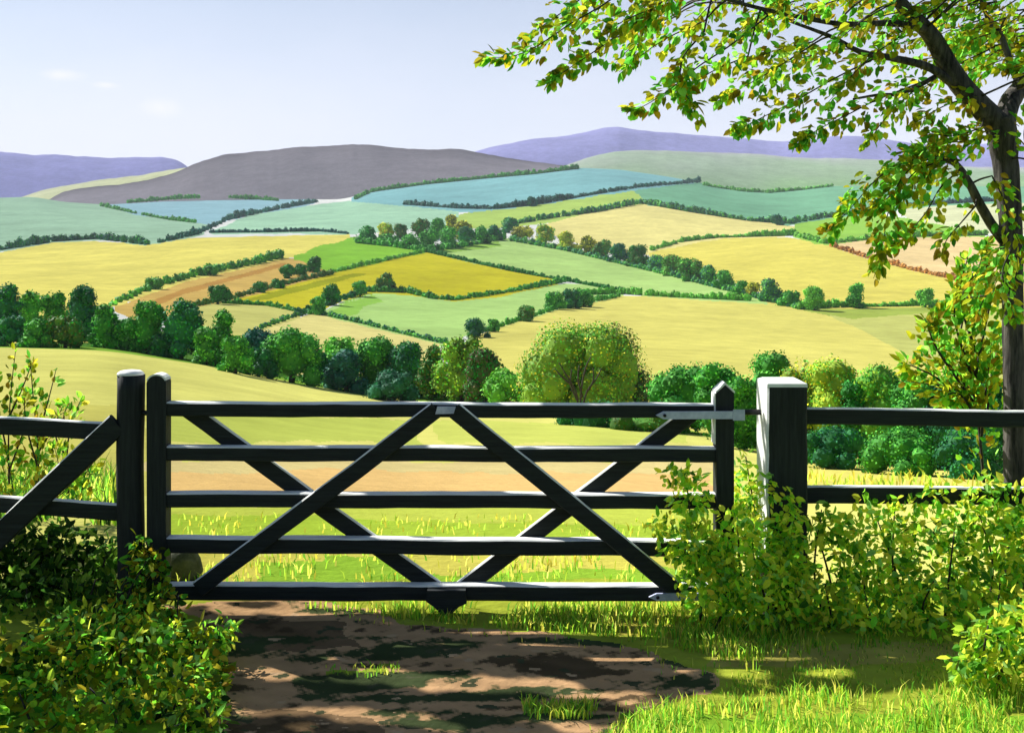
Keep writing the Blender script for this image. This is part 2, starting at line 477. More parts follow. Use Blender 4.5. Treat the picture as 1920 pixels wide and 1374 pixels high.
def make_terrain():
    us = np.concatenate([np.arange(-1900, -160, 24.0), np.arange(-160, 2081, 3.0), np.arange(2104, 3860, 24.0)])
    V, Q, m = keys(us)
    Vr, Dr = [], []
    seg = [34, 48, 66, 60, 70, 190]
    # beyond the last crest the land falls away behind it, out to the far hills
    zt = EYE - (V[:, 0] - CV) / F * (1 / Q[:, 0])
    for D in (9000, 6500, 4500, 3300, 2700):
        z = zt * 0.55 - 0.004 * (D - 2300)
        Vr.append(CV - (z - EYE) / D * F); Dr.append(np.full(len(us), float(D)))
    for k, n in enumerate(seg):
        h = V[:, k + 1] - V[:, k]
        for t in np.arange(n) / n:
            Vr.append(V[:, k] + h * t)
            Dr.append(1 / hermite(t, h, Q[:, k], Q[:, k + 1], m[:, k], m[:, k + 1]))
    nearv = np.concatenate([GATE_V + np.arange(0, 330, 1.9), np.geomspace(1460, 30000, 40)])
    for v in nearv:
        Vr.append(np.full(len(us), v)); Dr.append(np.full(len(us), F * EYE / (v - CV)))
    Vr = np.array(Vr); Dr = np.array(Dr)
    U = np.broadcast_to(us, Vr.shape)
    P = at(U, Vr, Dr)
    # shallow ruts and lumps in the foreground
    near = np.clip((16 - P[..., 1]) / 8, 0, 1) * np.clip((P[..., 1] - 1) / 2, 0, 1)
    P[..., 2] += near * 0.012 * smooth_noise(P[..., 0] * 3, P[..., 1] * 3, 3)
    nr, nc = Vr.shape
    i, j = np.meshgrid(np.arange(nr - 1), np.arange(nc - 1), indexing='ij')
    Fc = np.stack([i * nc + j, i * nc + j + 1, (i + 1) * nc + j + 1, (i + 1) * nc + j], -1).reshape(-1, 4)[:, ::-1]
    fu = (U[:-1, :-1] + U[1:, 1:]).ravel() / 2
    fv = (Vr[:-1, :-1] + Vr[1:, 1:]).ravel() / 2
    fd = (Dr[:-1, :-1] + Dr[1:, 1:]).ravel() / 2
    ju = fu + 2.2 * smooth_noise(fu / 9, fv / 5, 5)
    jv = fv + 1.3 * smooth_noise(fu / 14, fv / 7, 6)
    C = np.tile(alb(VERGE), (len(fu), 1))
    far = fd > 2400
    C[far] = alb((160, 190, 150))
    field_id = np.full(len(fu), -1)
    for number, (c, poly) in enumerate(FIELDS):
        field_id[in_poly(ju, jv, poly) & ~far] = number
    grid_shape = (nr - 1, nc - 1)
    field_id = field_id.reshape(grid_shape)
    for it in range(4):
        for sh in (1, -1):
            shifted = np.roll(field_id, sh, 0)
            field_id = np.where((field_id < 0) & (shifted >= 0) & (fd.reshape(grid_shape) < 2300), shifted, field_id)
    field_id = field_id.ravel()
    field_palette = np.array([alb(c) for c, _ in FIELDS])
    C[field_id >= 0] = field_palette[field_id[field_id >= 0]]
    edge = K[5][0](fu)
    under = (field_id < 0) & (fv > edge - 46) & ~far
    C[under] = alb((92, 140, 56))
    nearm = jv > edge
    C[nearm] = alb((244, 238, 130))
    band = nearm & (jv < edge + 5)
    C[band] = alb((150, 196, 70))
    ju = fu + 26 * smooth_noise(fu / 60, fv / 12, 7)
    jv = fv + 9 * smooth_noise(fu / 50, fv / 10, 8) * np.clip((fv - edge) / 60, 0, 1)
    for c, poly in NEARF:
        k = in_poly(ju, jv, poly) & nearm
        C[k] = alb(c)
    # moss and mud tones painted as shadow bands along the track, plus pale patches
    track = in_poly(fu + 20 * smooth_noise(fu / 60, fv / 12, 7), fv, NEARF[14][1]) & nearm
    rough = .35 * smooth_noise(fu / 7, fv / 3, 23)
    streak = smooth_noise(fu / 95, fv / 12, 21) + .7 * rough

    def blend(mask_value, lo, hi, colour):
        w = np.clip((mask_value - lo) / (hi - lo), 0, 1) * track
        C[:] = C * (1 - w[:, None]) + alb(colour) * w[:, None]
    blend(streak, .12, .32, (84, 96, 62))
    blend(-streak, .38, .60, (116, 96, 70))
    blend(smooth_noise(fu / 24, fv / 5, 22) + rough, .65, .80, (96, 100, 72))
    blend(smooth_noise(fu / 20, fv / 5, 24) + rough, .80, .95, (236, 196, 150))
    # pale and darker earth, scattered tufts of green
    dirt = nearm & (fv > 1120)
    nz = smooth_noise(fu / 30, fv / 9, 9)
    C[dirt] *= (1 + 0.18 * nz[dirt])[:, None]
    fm = fd < 400
    nz2 = smooth_noise(fu / 50, fv / 16, 12)
    C[fm] *= (1 + 0.05 * nz2[fm])[:, None]
    mb = MB()
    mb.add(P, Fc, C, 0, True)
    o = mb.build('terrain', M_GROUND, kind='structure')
    return o


# ------------------------------------------------------------------ far hills
def make_hill(name, crest, dc, vb, db, c_top, c_bot, seed, power=.8):
    """a rounded ridge: front slope from its foot (row vb, distance db) up to the crest line, and its far side"""
    c = np.array(crest, float)
    us = np.arange(c[0, 0], c[-1, 0] + .1, 3.0)
    vc = np.mean([np.interp(us + q, c[:, 0], c[:, 1]) for q in np.linspace(-14, 14, 9)], axis=0) + 1.0 * smooth_noise(us / 12, us * 0, seed)
    foot = np.mean([cur(vb)(us + q) for q in np.linspace(-90, 90, 19)], axis=0)
    foot = np.maximum(foot, vc + 1.0)
    zc = EYE - (vc - CV) / F * dc
    zf = EYE - (foot - CV) / F * db
    rows = []
    n = 26
    for t in np.linspace(0, 1, n):           # front slope, convex
        d = db + (dc - db) * t
        s = math.sin(t * math.pi / 2) ** 0.9
        rows.append((np.full(len(us), d), zf + (zc - zf) * s, t))
    for t in (0.15, 0.4, 0.7, 1.0):           # far side
        d = dc + (dc - db) * t
        rows.append((np.full(len(us), d), zc + (zf - zc) * t ** 1.5 - 3 * t, 1))
    D = np.array([r[0] for r in rows]); Z = np.array([r[1] for r in rows])
    X = (us - CU) / F * D
    lump = smooth_noise(X / 160, D / 240, seed + 1) * 9 * (dc / 3300)
    w = np.array([math.sin(min(r[2], 1) * math.pi) for r in rows])[:, None]
    Z = Z + lump * w
    P = np.stack([X, D, Z], -1)
    nr, nc = X.shape
    i, j = np.meshgrid(np.arange(nr - 1), np.arange(nc - 1), indexing='ij')
    Fc = np.stack([i * nc + j, (i + 1) * nc + j, (i + 1) * nc + j + 1, i * nc + j + 1], -1).reshape(-1, 4)[:, ::-1]
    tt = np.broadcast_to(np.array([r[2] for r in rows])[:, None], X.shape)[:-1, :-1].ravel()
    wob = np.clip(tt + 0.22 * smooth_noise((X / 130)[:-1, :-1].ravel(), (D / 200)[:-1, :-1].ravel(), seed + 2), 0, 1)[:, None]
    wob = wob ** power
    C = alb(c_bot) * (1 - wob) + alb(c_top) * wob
    mb = MB(); mb.add(P, Fc, C, 0, True)
    return mb.build(name, M_GROUND, kind='structure')


# ------------------------------------------------------------------ trees, bushes and hedges of the valley
DKG = alb((44, 130, 44), .85); MIDG = alb((96, 180, 60), .9); TEAL = alb((52, 120, 110)); YEL = alb((204, 200, 52), .9); OLV = alb((110, 130, 44))
BLU = alb((44, 116, 82), .75); BRI = alb((120, 194, 60), .8); LIM = alb((160, 206, 60), .85); BRN = alb((104, 92, 66)); GRY = alb((96, 118, 84))
PX_LEAF = 3.2


def lobed_crown(c, w, d, h, n, shape='dome'):
    """lobes filling a crown of width w, depth d, height h standing on point c"""
    L = [[c[0], c[1], c[2] + h * .50, w * .33, d * .33, h * .44]]
    for i in range(n):
        a = RNG.uniform(0, 2 * math.pi); t = RNG.uniform(.02, .95)
        if shape == 'dome':
            env = math.sqrt(max(0, 1 - (max(t - .25, 0) / .78) ** 2)) * 1.0
        elif shape == 'tall':
            env = math.sqrt(max(0.02, 1 - (abs(t - .42) / .62) ** 2)) * .9
        else:
            env = 1.0 - .55 * t
        r = RNG.uniform(.15, .24) * w
        rr = max(0, env * w / 2 - r * .8)
        z = min(c[2] + h * t, c[2] + h - r * 1.02)
        L.append([c[0] + math.cos(a) * rr, c[1] + math.sin(a) * rr * d / w, max(z, c[2] + r * .55), r, r * d / w, r * RNG.uniform(.9, 1.15)])
    for i in range(3):
        a = RNG.uniform(-.22, .22) * w; r = RNG.uniform(.13, .2) * w
        L.append([c[0] + a, c[1] + RNG.uniform(-.15, .15) * d, c[2] + h - r * 1.0 - abs(a) * .5 * h / w, r, r, r])
    return L


def valley_tree(name, cat, label, u, vt, vb, wpx, pal, group=None, shape='dome', back=0.0, trunk=True, px=None, part='crown'):
    g = ground_pt(u, vb)[0]
    d = g[1] + back
    if back:                                   # a tree of the second rank stands a little farther off
        g = at(u, vb, d)
    s = d / F
    W, H = wpx * (1.22 if vb - vt > 50 else 1.3) * s, (vb - vt) * s
    t = thing(name, label, cat, g, group)
    px = px or (PX_LEAF if (vb - vt) > 50 else 2.0)
    mb = MB()
    base = g + np.array([0, 0, -.06 * H])
    n = 12 if (vb - vt) > 50 else 7
    L = lobed_crown(base, W, W * .85, H * 1.05, n, shape)
    cnt = int(min(4200, max(160, (wpx * (vb - vt)) / (px * px) * 4.6)))
    foliage(mb, L, cnt, px * s, pal, core=.80, lobe_var=.20, amt=.26)
    mb.build(part, M_LEAFSOLID, t)
    if trunk:
        tm = MB()
        tube(tm, [g + [0, 0, -.1 * H], g + [W * .02, 0, H * .25], g + [-W * .03, 0, H * .6]], [W * .06, W * .045, W * .02], 6)
        tm.build('trunk', M_TWIG, t)
    return t


def hedge(label, pts, hpx, pal, gaps=0.0, bump=.35, rust=False):
    p = np.array(pts, float); hpx = hpx * 1.35
    seg = np.linalg.norm(np.diff(p, axis=0), axis=1)
    tot = seg.sum(); cum = np.concatenate([[0], np.cumsum(seg)])
    n = int(tot / (hpx * .62))
    s = np.linspace(0, tot, n) + RNG.normal(0, hpx * .12, n)
    u = np.interp(s, cum, p[:, 0]); v = np.interp(s, cum, p[:, 1])
    run = smooth_noise(s / (hpx * 3.0), s * 0, int(tot) + 7, 2)
    keep = np.ones(n, bool)
    if gaps:
        keep = run > (-1.2 + gaps * 1.6) - .0
    u, v, run = u[keep], v[keep], run[keep]
    g = ground_pt(u, v)
    sc = g[:, 1] / F
    hh = hpx * (1 + bump * run + RNG.normal(0, .18, len(u))).clip(.5, 2.2) * sc
    ww = hpx * sc * RNG.uniform(.42, .62, len(u))
    mid = g.mean(0)
    o = thing('hedge', label, 'hedge', g[len(g) // 2], 'hedges between the fields')
    L = np.stack([g[:, 0], g[:, 1], g[:, 2] + hh * .36, ww, ww, hh * .56], -1)
    mb = MB()
    px = max(1.5, hpx * .2)
    foliage(mb, L, int(len(u) * 60), px * sc.mean(), pal, core=.88, lobe_var=.16, amt=.25)
    mb.build('foliage', M_LEAFSOLID, o)
    return o


# ------------------------------------------------------------------ timber
def beam(mb, p0, p1, w, t, c=.008, wob=.002, segs=14, top_pale=True, up=None):
    """squared timber from p0 to p1 (centre line), w high, t deep; its upper face, painted pale as if sunlit, is material 1"""
    p0 = np.array(p0, float); p1 = np.array(p1, float)
    ax = unit(p1 - p0)
    dep = np.array([0, 1.0, 0]); upv = unit(np.cross(ax, dep)) if up is None else up
    if upv[2] < 0:
        upv = -upv
    dep = unit(np.cross(upv, ax)); dep = dep if dep[1] > 0 else -dep
    a, b = w / 2, t / 2
    prof = [(-a, -b + c), (-a + c, -b), (a - c, -b), (a, -b + c), (a, b - c), (a - c, b), (-a + c, b), (-a, b - c)]
    rings = []
    phase = RNG.uniform(0, 6.28)
    for k in range(segs + 1):
        q = p0 + (p1 - p0) * k / segs
        q = q + upv * wob * (math.sin(k * .55 + phase) + .5 * math.sin(k * 1.3 + 2 * phase))
        rings.append([q + upv * (x + RNG.normal(0, wob * .5)) + dep * y for x, y in prof])
    V = np.array(rings).reshape(-1, 3)
    Fc, mi = [], []
    for k in range(segs):
        for j in range(8):
            j2 = (j + 1) % 8
            Fc.append([k * 8 + j, k * 8 + j2, (k + 1) * 8 + j2, (k + 1) * 8 + j])
            mi.append(1 if top_pale and j in (2, 3, 4) else 0)  # top face and chamfers take the painted sunlight
    mb.add(V, Fc, None, np.array(mi))
    n = segs * 8
    off = mb.n - len(V)
    for cap in ([0, 1, 2, 3, 4, 5, 6, 7], [n + j for j in range(8)][::-1]):
        mb.f.append((np.array([cap]) + off, 8)); mb.c.append(np.ones((1, 3)) * .5); mb.mi.append(np.zeros(1)); mb.sm.append(np.array([False]))


def extrude(mb, outline, y0, y1, mi_front=0, mi_side=0):
    """outline in x,z extruded in depth"""
    o = np.array(outline, float); n = len(o)
    A = np.stack([o[:, 0], np.full(n, y0), o[:, 1]], -1); B = np.stack([o[:, 0], np.full(n, y1), o[:, 1]], -1)
    j = np.arange(n)
    off = mb.n
    mb.add(np.concatenate([A, B]), np.stack([j, (j + 1) % n, n + (j + 1) % n, n + j], -1), None, mi_side)
    for cap in (list(range(n)), list(range(n, 2 * n))[::-1]):
        mb.f.append((np.array([cap]) + off, n)); mb.c.append(np.ones((1, 3)) * .5); mb.mi.append(np.full(1, mi_front)); mb.sm.append(np.array([False]))


def gp(u, v, y=GATE_Y):
    return at(u, v, y)


def make_gate():
    t = thing('field_gate', 'dark five-barred wooden field gate closed across the grassy track', 'gate', gp(830, 1126))
    y = GATE_Y
    for (ua, va, ub, vb, w) in [(312, 766, 1345, 770, 26), (312, 848.5, 1345, 851, 27), (312, 935, 1345, 938, 27), (312, 1019, 1345, 1026, 29), (312, 1107.5, 1345, 1109, 29)]:
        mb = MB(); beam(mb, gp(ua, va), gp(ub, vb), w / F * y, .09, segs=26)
        mb.build('rail', [M_TIMBER, M_SUNPAINT], t)
    # crossed braces: two planted on the front of the rails, two behind
    for (ua, va, ub, vb, yy, w) in [(352, 768, 818, 1104, y + .067, 32), (372, 1104, 818, 768, y - .067, 32),
                                    (852, 768, 1268, 1104, y - .067, 32), (1300, 772, 866, 1104, y + .067, 32)]:
        mb = MB(); k = yy / y
        pa = gp(ua, va); pb = gp(ub, vb)
        pa = np.array([pa[0] * k, yy, EYE - (va - CV) / F * yy]); pb = np.array([pb[0] * k, yy, EYE - (vb - CV) / F * yy])
        beam(mb, pa, pb, w / F * y, .040, segs=12)
        mb.build('brace', [M_TIMBER, M_SUNPAINT], t)
    # latch stile (left), rounded head
    mb = MB()
    xl, xr = gp(280, 0)[0], gp(316, 0)[0]
    zb, zt = gp(0, 1124)[2], gp(0, 716)[2]
    r = (xr - xl) / 2
    out = [(xl, zb), (xr, zb)] + [((xl + xr) / 2 + r * math.cos(a), zt + r * .85 * math.sin(a)) for a in np.linspace(0, math.pi, 10)]
    out = [(x + RNG.normal(0, .001), z) for x, z in out]
    extrude(mb, out, y - .055, y + .055)
    mb.build('latch_stile', [M_TIMBERV], t)
    mb = MB()
    extrude(mb, [((xl + xr) / 2 + (r + .004) * math.cos(a), zt + (r + .006) * .85 * math.sin(a)) for a in np.linspace(.3, math.pi - .3, 9)]
            + [((xl + xr) / 2 + (r - .004) * math.cos(a), zt + (r - .006) * .85 * math.sin(a)) for a in np.linspace(math.pi - .3, .3, 9)], y - .057, y + .057)
    mb.build('sun_painted_head', [M_SUNPAINT], t)  # pale rim paints sunlight onto the rounded head
    # hanging stile (right), pointed head
    mb = MB()
    xl, xr = gp(1340, 0)[0], gp(1373, 0)[0]; z1, z2 = gp(0, 735)[2], gp(0, 720)[2]; xm = (xl + xr) / 2
    extrude(mb, [(xl, zb), (xr, zb), (xr, z1), (xm, z2), (xl, z1)], y - .06, y + .06)
    mb.build('hanging_stile', [M_TIMBERV], t)
    mb = MB()
    extrude(mb, [(xl - .004, z1), (xl - .004, z1 + .014), (xm, z2 + .018), (xr + .004, z1 + .014), (xr + .004, z1), (xm, z2 + .003)], y - .064, y + .062)
    extrude(mb, [(xl - .012, gp(0, 830)[2]), (xl - .003, gp(0, 830)[2]), (xl - .003, z1), (xl - .012, z1)], y - .052, y + .058)  # pale strip painted for the sunlit left edge
    mb.build('sun_painted_head', [M_SUNPAINT], t)
    # pointed block under the bottom rail where the braces meet
    mb = MB()
    P = [(803, 1098), (874, 1098), (876, 1122), (862, 1128), (843, 1146), (834, 1146), (815, 1128), (801, 1118)]
    extrude(mb, [tuple(gp(a, b)[[0, 2]]) for a, b in P], y - .100, y - .048)
    mb.build('foot_block', [M_TIMBER], t)
    # steel straps
    for (ua, ub, va, ve, tip) in [(1226, 1388, 767, 781, 14), (1213, 1312, 1103, 1116, 14)]:
        mb = MB(); vm = (va + ve) / 2
        P = [(ua, vm), (ua + tip, va), (ub, va - .5), (ub, ve - .5), (ua + tip, ve)]
        extrude(mb, [tuple(gp(a, b)[[0, 2]]) for a, b in P], y - .108, y - .089)
        if ub > 1350:
            xa, xb = gp(1368, 0)[0], gp(1390, 0)[0]
            extrude(mb, [(xa, gp(0, 783)[2]), (xb, gp(0, 783)[2]), (xb, gp(0, 763)[2]), (xa, gp(0, 763)[2])], y - .113, y - .1085)
        h = mb.build('hinge_strap', [M_STEEL], t)
        for uu in ((ua + 16,) if ub > 1350 else (ua + 16, ua + 55, ua + 84)):
            bm_ = MB(); c = gp(uu, vm)
            tube(bm_, [[c[0], y - .118, c[2]], [c[0], y - .100, c[2]]], (.011 if uu == ua + 16 else .005), 8)
            b = bm_.build('bolt', [M_BOLT]); b.parent = h
            b.matrix_parent_inverse.identity(); b.location = [-x for x in t['_loc']]
    mb = MB()
    tube(mb, [gp(1388, 772.5), gp(1426, 772.5, y)], .019, 10)
    mb.build('hinge_pin', [M_BOLT], t)
    mb = MB()
    P = [(818, 772), (822, 758), (856, 758), (852, 771)]
    extrude(mb, [tuple(gp(a, b)[[0, 2]]) for a, b in P], y - .102, y - .089)
    mb.build('steel_plate', [M_STEEL], t)
    mb = MB(); tube(mb, [gp(262, 774), gp(284, 774)], .017, 8)
    mb.build('latch_bar', [M_BOLT], t)


def make_posts():
    y = GATE_Y
    # round clapping post on the left
    g = gp(243, 1126)
    t = thing('gate_post', 'round dark timber gate post with pale domed top at the latch end', 'gate post', g)
    mb = MB(); r = 25 / F * y
    zs = np.linspace(-.15, gp(0, 703)[2], 18)
    pts = [np.array([g[0] + .004 * math.sin(z * 5), y + .02, z]) for z in zs]
    tube(mb, pts, r, 20, jitter=.012)
    mb.build('shaft', M_TIMBERV, t)
    mb = MB(); zt = zs[-1]
    tube(mb, [[g[0], y + .02, zt - .004], [g[0], y + .02, zt + .012], [g[0], y + .02, zt + .026], [g[0], y + .02, zt + .032]], [r * .99, r * .97, r * .75, r * .3], 20)
    mb.build('sun_painted_top', M_SUNPAINT, t)  # domed top painted near-white as if in sun
    # square hanging post on the right
    xa, xb = gp(1431, 0)[0], gp(1506, 0)[0]
    g = gp(1465, 1126)
    t = thing('gate_post', 'thick square timber gate post with sunlit-painted pale top and edge beside the brambles', 'gate post', [g[0], y, 0])
    zt = gp(0, 722)[2]
    dep = .30
    mb = MB()
    n = 16
    rings = []
    c = .012
    for z in np.linspace(-.15, zt, n):
        j = RNG.normal(0, .0025, 4)
        rings.append([[xa + j[0], y - .11 + c, z], [xa + c + j[0], y - .11, z], [xb - c + j[1], y - .11, z], [xb + j[1], y - .11 + c, z],
                      [xb, y - .11 + dep, z], [xa, y - .11 + dep, z]])
    V = np.array(rings).reshape(-1, 3)
    Fc, mi = [], []
    for k in range(n - 1):
        for j in range(6):
            Fc.append([k * 6 + j, k * 6 + (j + 1) % 6, (k + 1) * 6 + (j + 1) % 6, (k + 1) * 6 + j])
            mi.append(1 if j in (5, 0) and k > 3 else 0)  # left face and corner painted near-white as if sunlit
    mb.add(V, Fc, None, np.array(mi))
    mb.build('shaft', [M_TIMBERV, M_SUNPAINT], t)
    mb = MB()
    q = [(xa, xb, y - .11, y - .11 + dep, zt - .001), (xa + .002, xb - .002, y - .106, y - .116 + dep, zt + .022), (xa + .03, xb - .025, y - .08, y - .14 + dep, zt + .034)]
    V = []
    for (a, b, f, k, z) in q:
        V += [[a, f, z], [b, f, z], [b, k, z], [a, k, z]]
    Fc = [[k * 4 + j, k * 4 + (j + 1) % 4, k * 4 + 4 + (j + 1) % 4, k * 4 + 4 + j] for k in range(2) for j in range(4)] + [[8, 9, 10, 11]]
    mb.add(V, Fc)
    mb.build('sun_painted_top', M_SUNPAINT, t)  # cap coloured near-white to paint the sun on it


def make_fences():
    y = GATE_Y
    t = thing('rail_fence', 'dark two-rail fence with a diagonal strut left of the round gate post', 'fence', gp(60, 1126))
    xend = -700
    for (va, vb, w) in [(798, 809, 33), (944, 960, 31)]:
        s = (vb - va) / 218
        mb = MB(); beam(mb, gp(xend, va + s * xend, y + .03), gp(224, vb, y + .03), w / F * y, .05, segs=30)
        mb.build('rail', [M_TIMBER, M_SUNPAINT], t)
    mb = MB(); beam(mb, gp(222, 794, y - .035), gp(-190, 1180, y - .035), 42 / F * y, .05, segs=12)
    mb.build('strut', [M_TIMBER, M_SUNPAINT], t)
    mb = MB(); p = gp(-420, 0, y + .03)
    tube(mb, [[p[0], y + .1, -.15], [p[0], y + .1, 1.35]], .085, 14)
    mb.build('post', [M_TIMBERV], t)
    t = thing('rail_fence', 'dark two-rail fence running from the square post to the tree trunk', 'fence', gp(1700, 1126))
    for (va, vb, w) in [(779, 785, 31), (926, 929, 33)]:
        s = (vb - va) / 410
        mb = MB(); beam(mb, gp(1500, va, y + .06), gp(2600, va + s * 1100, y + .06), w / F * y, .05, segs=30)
        mb.build('rail', [M_TIMBER, M_SUNPAINT], t)
    mb = MB(); p = gp(2380, 0, y + .06)
    tube(mb, [[p[0], y + .14, -.15], [p[0], y + .14, 1.3]], .085, 14)
    mb.build('post', [M_TIMBERV], t)


# ------------------------------------------------------------------ foreground foliage
leaf_factor = 1.1
leaf_alb = lambda *c: alb(c, leaf_factor)
OLIVE = np.array([leaf_alb(160, 162, 30), leaf_alb(136, 144, 24), leaf_alb(186, 178, 50), leaf_alb(112, 124, 24), leaf_alb(128, 186, 40), leaf_alb(100, 176, 48), leaf_alb(76, 150, 40), leaf_alb(146, 222, 88), leaf_alb(150, 126, 30), leaf_alb(182, 186, 44), leaf_alb(160, 204, 56), leaf_alb(90, 170, 60)])
LIMEP = np.array([leaf_alb(190, 226, 66), leaf_alb(166, 218, 56), leaf_alb(212, 220, 70), leaf_alb(136, 196, 50), leaf_alb(104, 168, 48), leaf_alb(80, 132, 38), leaf_alb(222, 212, 76), leaf_alb(150, 200, 104), leaf_alb(196, 210, 56)])
DARKP = np.array([leaf_alb(44, 80, 26), leaf_alb(66, 110, 32), leaf_alb(90, 130, 40), leaf_alb(34, 60, 24), leaf_alb(120, 150, 50)])


class Spray:
    # a twig with leaves either side
    part = 'twig'

    def __init__(self):
        self.lm, self.twig_list, self.anchor = MB(), [], None

    def finish(self, t):
        self.lm.build('foliage', M_LEAF, t)
        for m in self.twig_list[:98]:
            m.build(self.part, M_TWIG, t)
        if len(self.twig_list) > 98:
            mb = MB()
            for m in self.twig_list[98:]:
                for q in range(len(m.f)):
                    m.f[q] = (m.f[q][0] + mb.n, m.f[q][1])
                mb.v += m.v; mb.f += m.f; mb.c += m.c; mb.mi += m.mi; mb.sm += m.sm; mb.n += m.n
            mb.build(self.part, M_TWIG, t, 'stuff')

    def add(self, pts3, width, density, pal, size, twig=.006, droop=.3):
        pts3 = np.asarray(pts3, float)
        n = max(10, int(len(pts3) * 6))
        C = spline(pts3, n)
        tm = MB(); self.twig_list.append(tm)
        curve_pts = C
        if self.anchor is not None:
            distances = np.linalg.norm(self.anchor - C[0], axis=1)
            a = self.anchor[distances.argmin()]
            if distances.min() > .03:
                curve_pts = np.concatenate([spline([a, (a + C[0]) / 2 + [0, 0, .05 * distances.min()], C[0]], 7)[:-1], C])
        tube(tm, curve_pts, np.linspace(twig * (1.3 if len(curve_pts) > n else 1), twig * .3, len(curve_pts)), 5)
        L = np.linalg.norm(np.diff(C, axis=0), axis=1).sum()
        m = int(L * density)
        t = RNG.uniform(0, 1, m)
        idx = np.clip((t * (n - 1)).astype(int), 0, n - 2)
        f = (t * (n - 1) - idx)[:, None]
        B = C[idx] * (1 - f) + C[idx + 1] * f
        T = unit(C[idx + 1] - C[idx])
        taper = np.clip((1 - t) * 2.2, .25, 1)
        side = RNG.standard_normal((m, 3)) * np.array([1, 1, .8])
        side = side - T * (side * T).sum(1, keepdims=True)
        off = unit(side) * (RNG.uniform(0, 1, m) ** .8 * width * taper)[:, None]
        P = B + off
        D = unit(T * .8 + unit(side) * .7 + RNG.standard_normal((m, 3)) * .35 + np.array([0, 0, -droop]))
        Nn = unit(RNG.standard_normal((m, 3)) * .8 + np.array([0, -.4, .8]))
        cc = vary(pal, m, .2)
        leaves(self.lm, P, D, Nn, size * RNG.uniform(.55, 1.35, m), size * RNG.uniform(.5, .85, m), cc)


def px3(pts, d0, d1=None):
    p = np.array(pts, float)
    d = np.linspace(d0, d1 if d1 is not None else d0, len(p))
    return at(p[:, 0], p[:, 1], d)


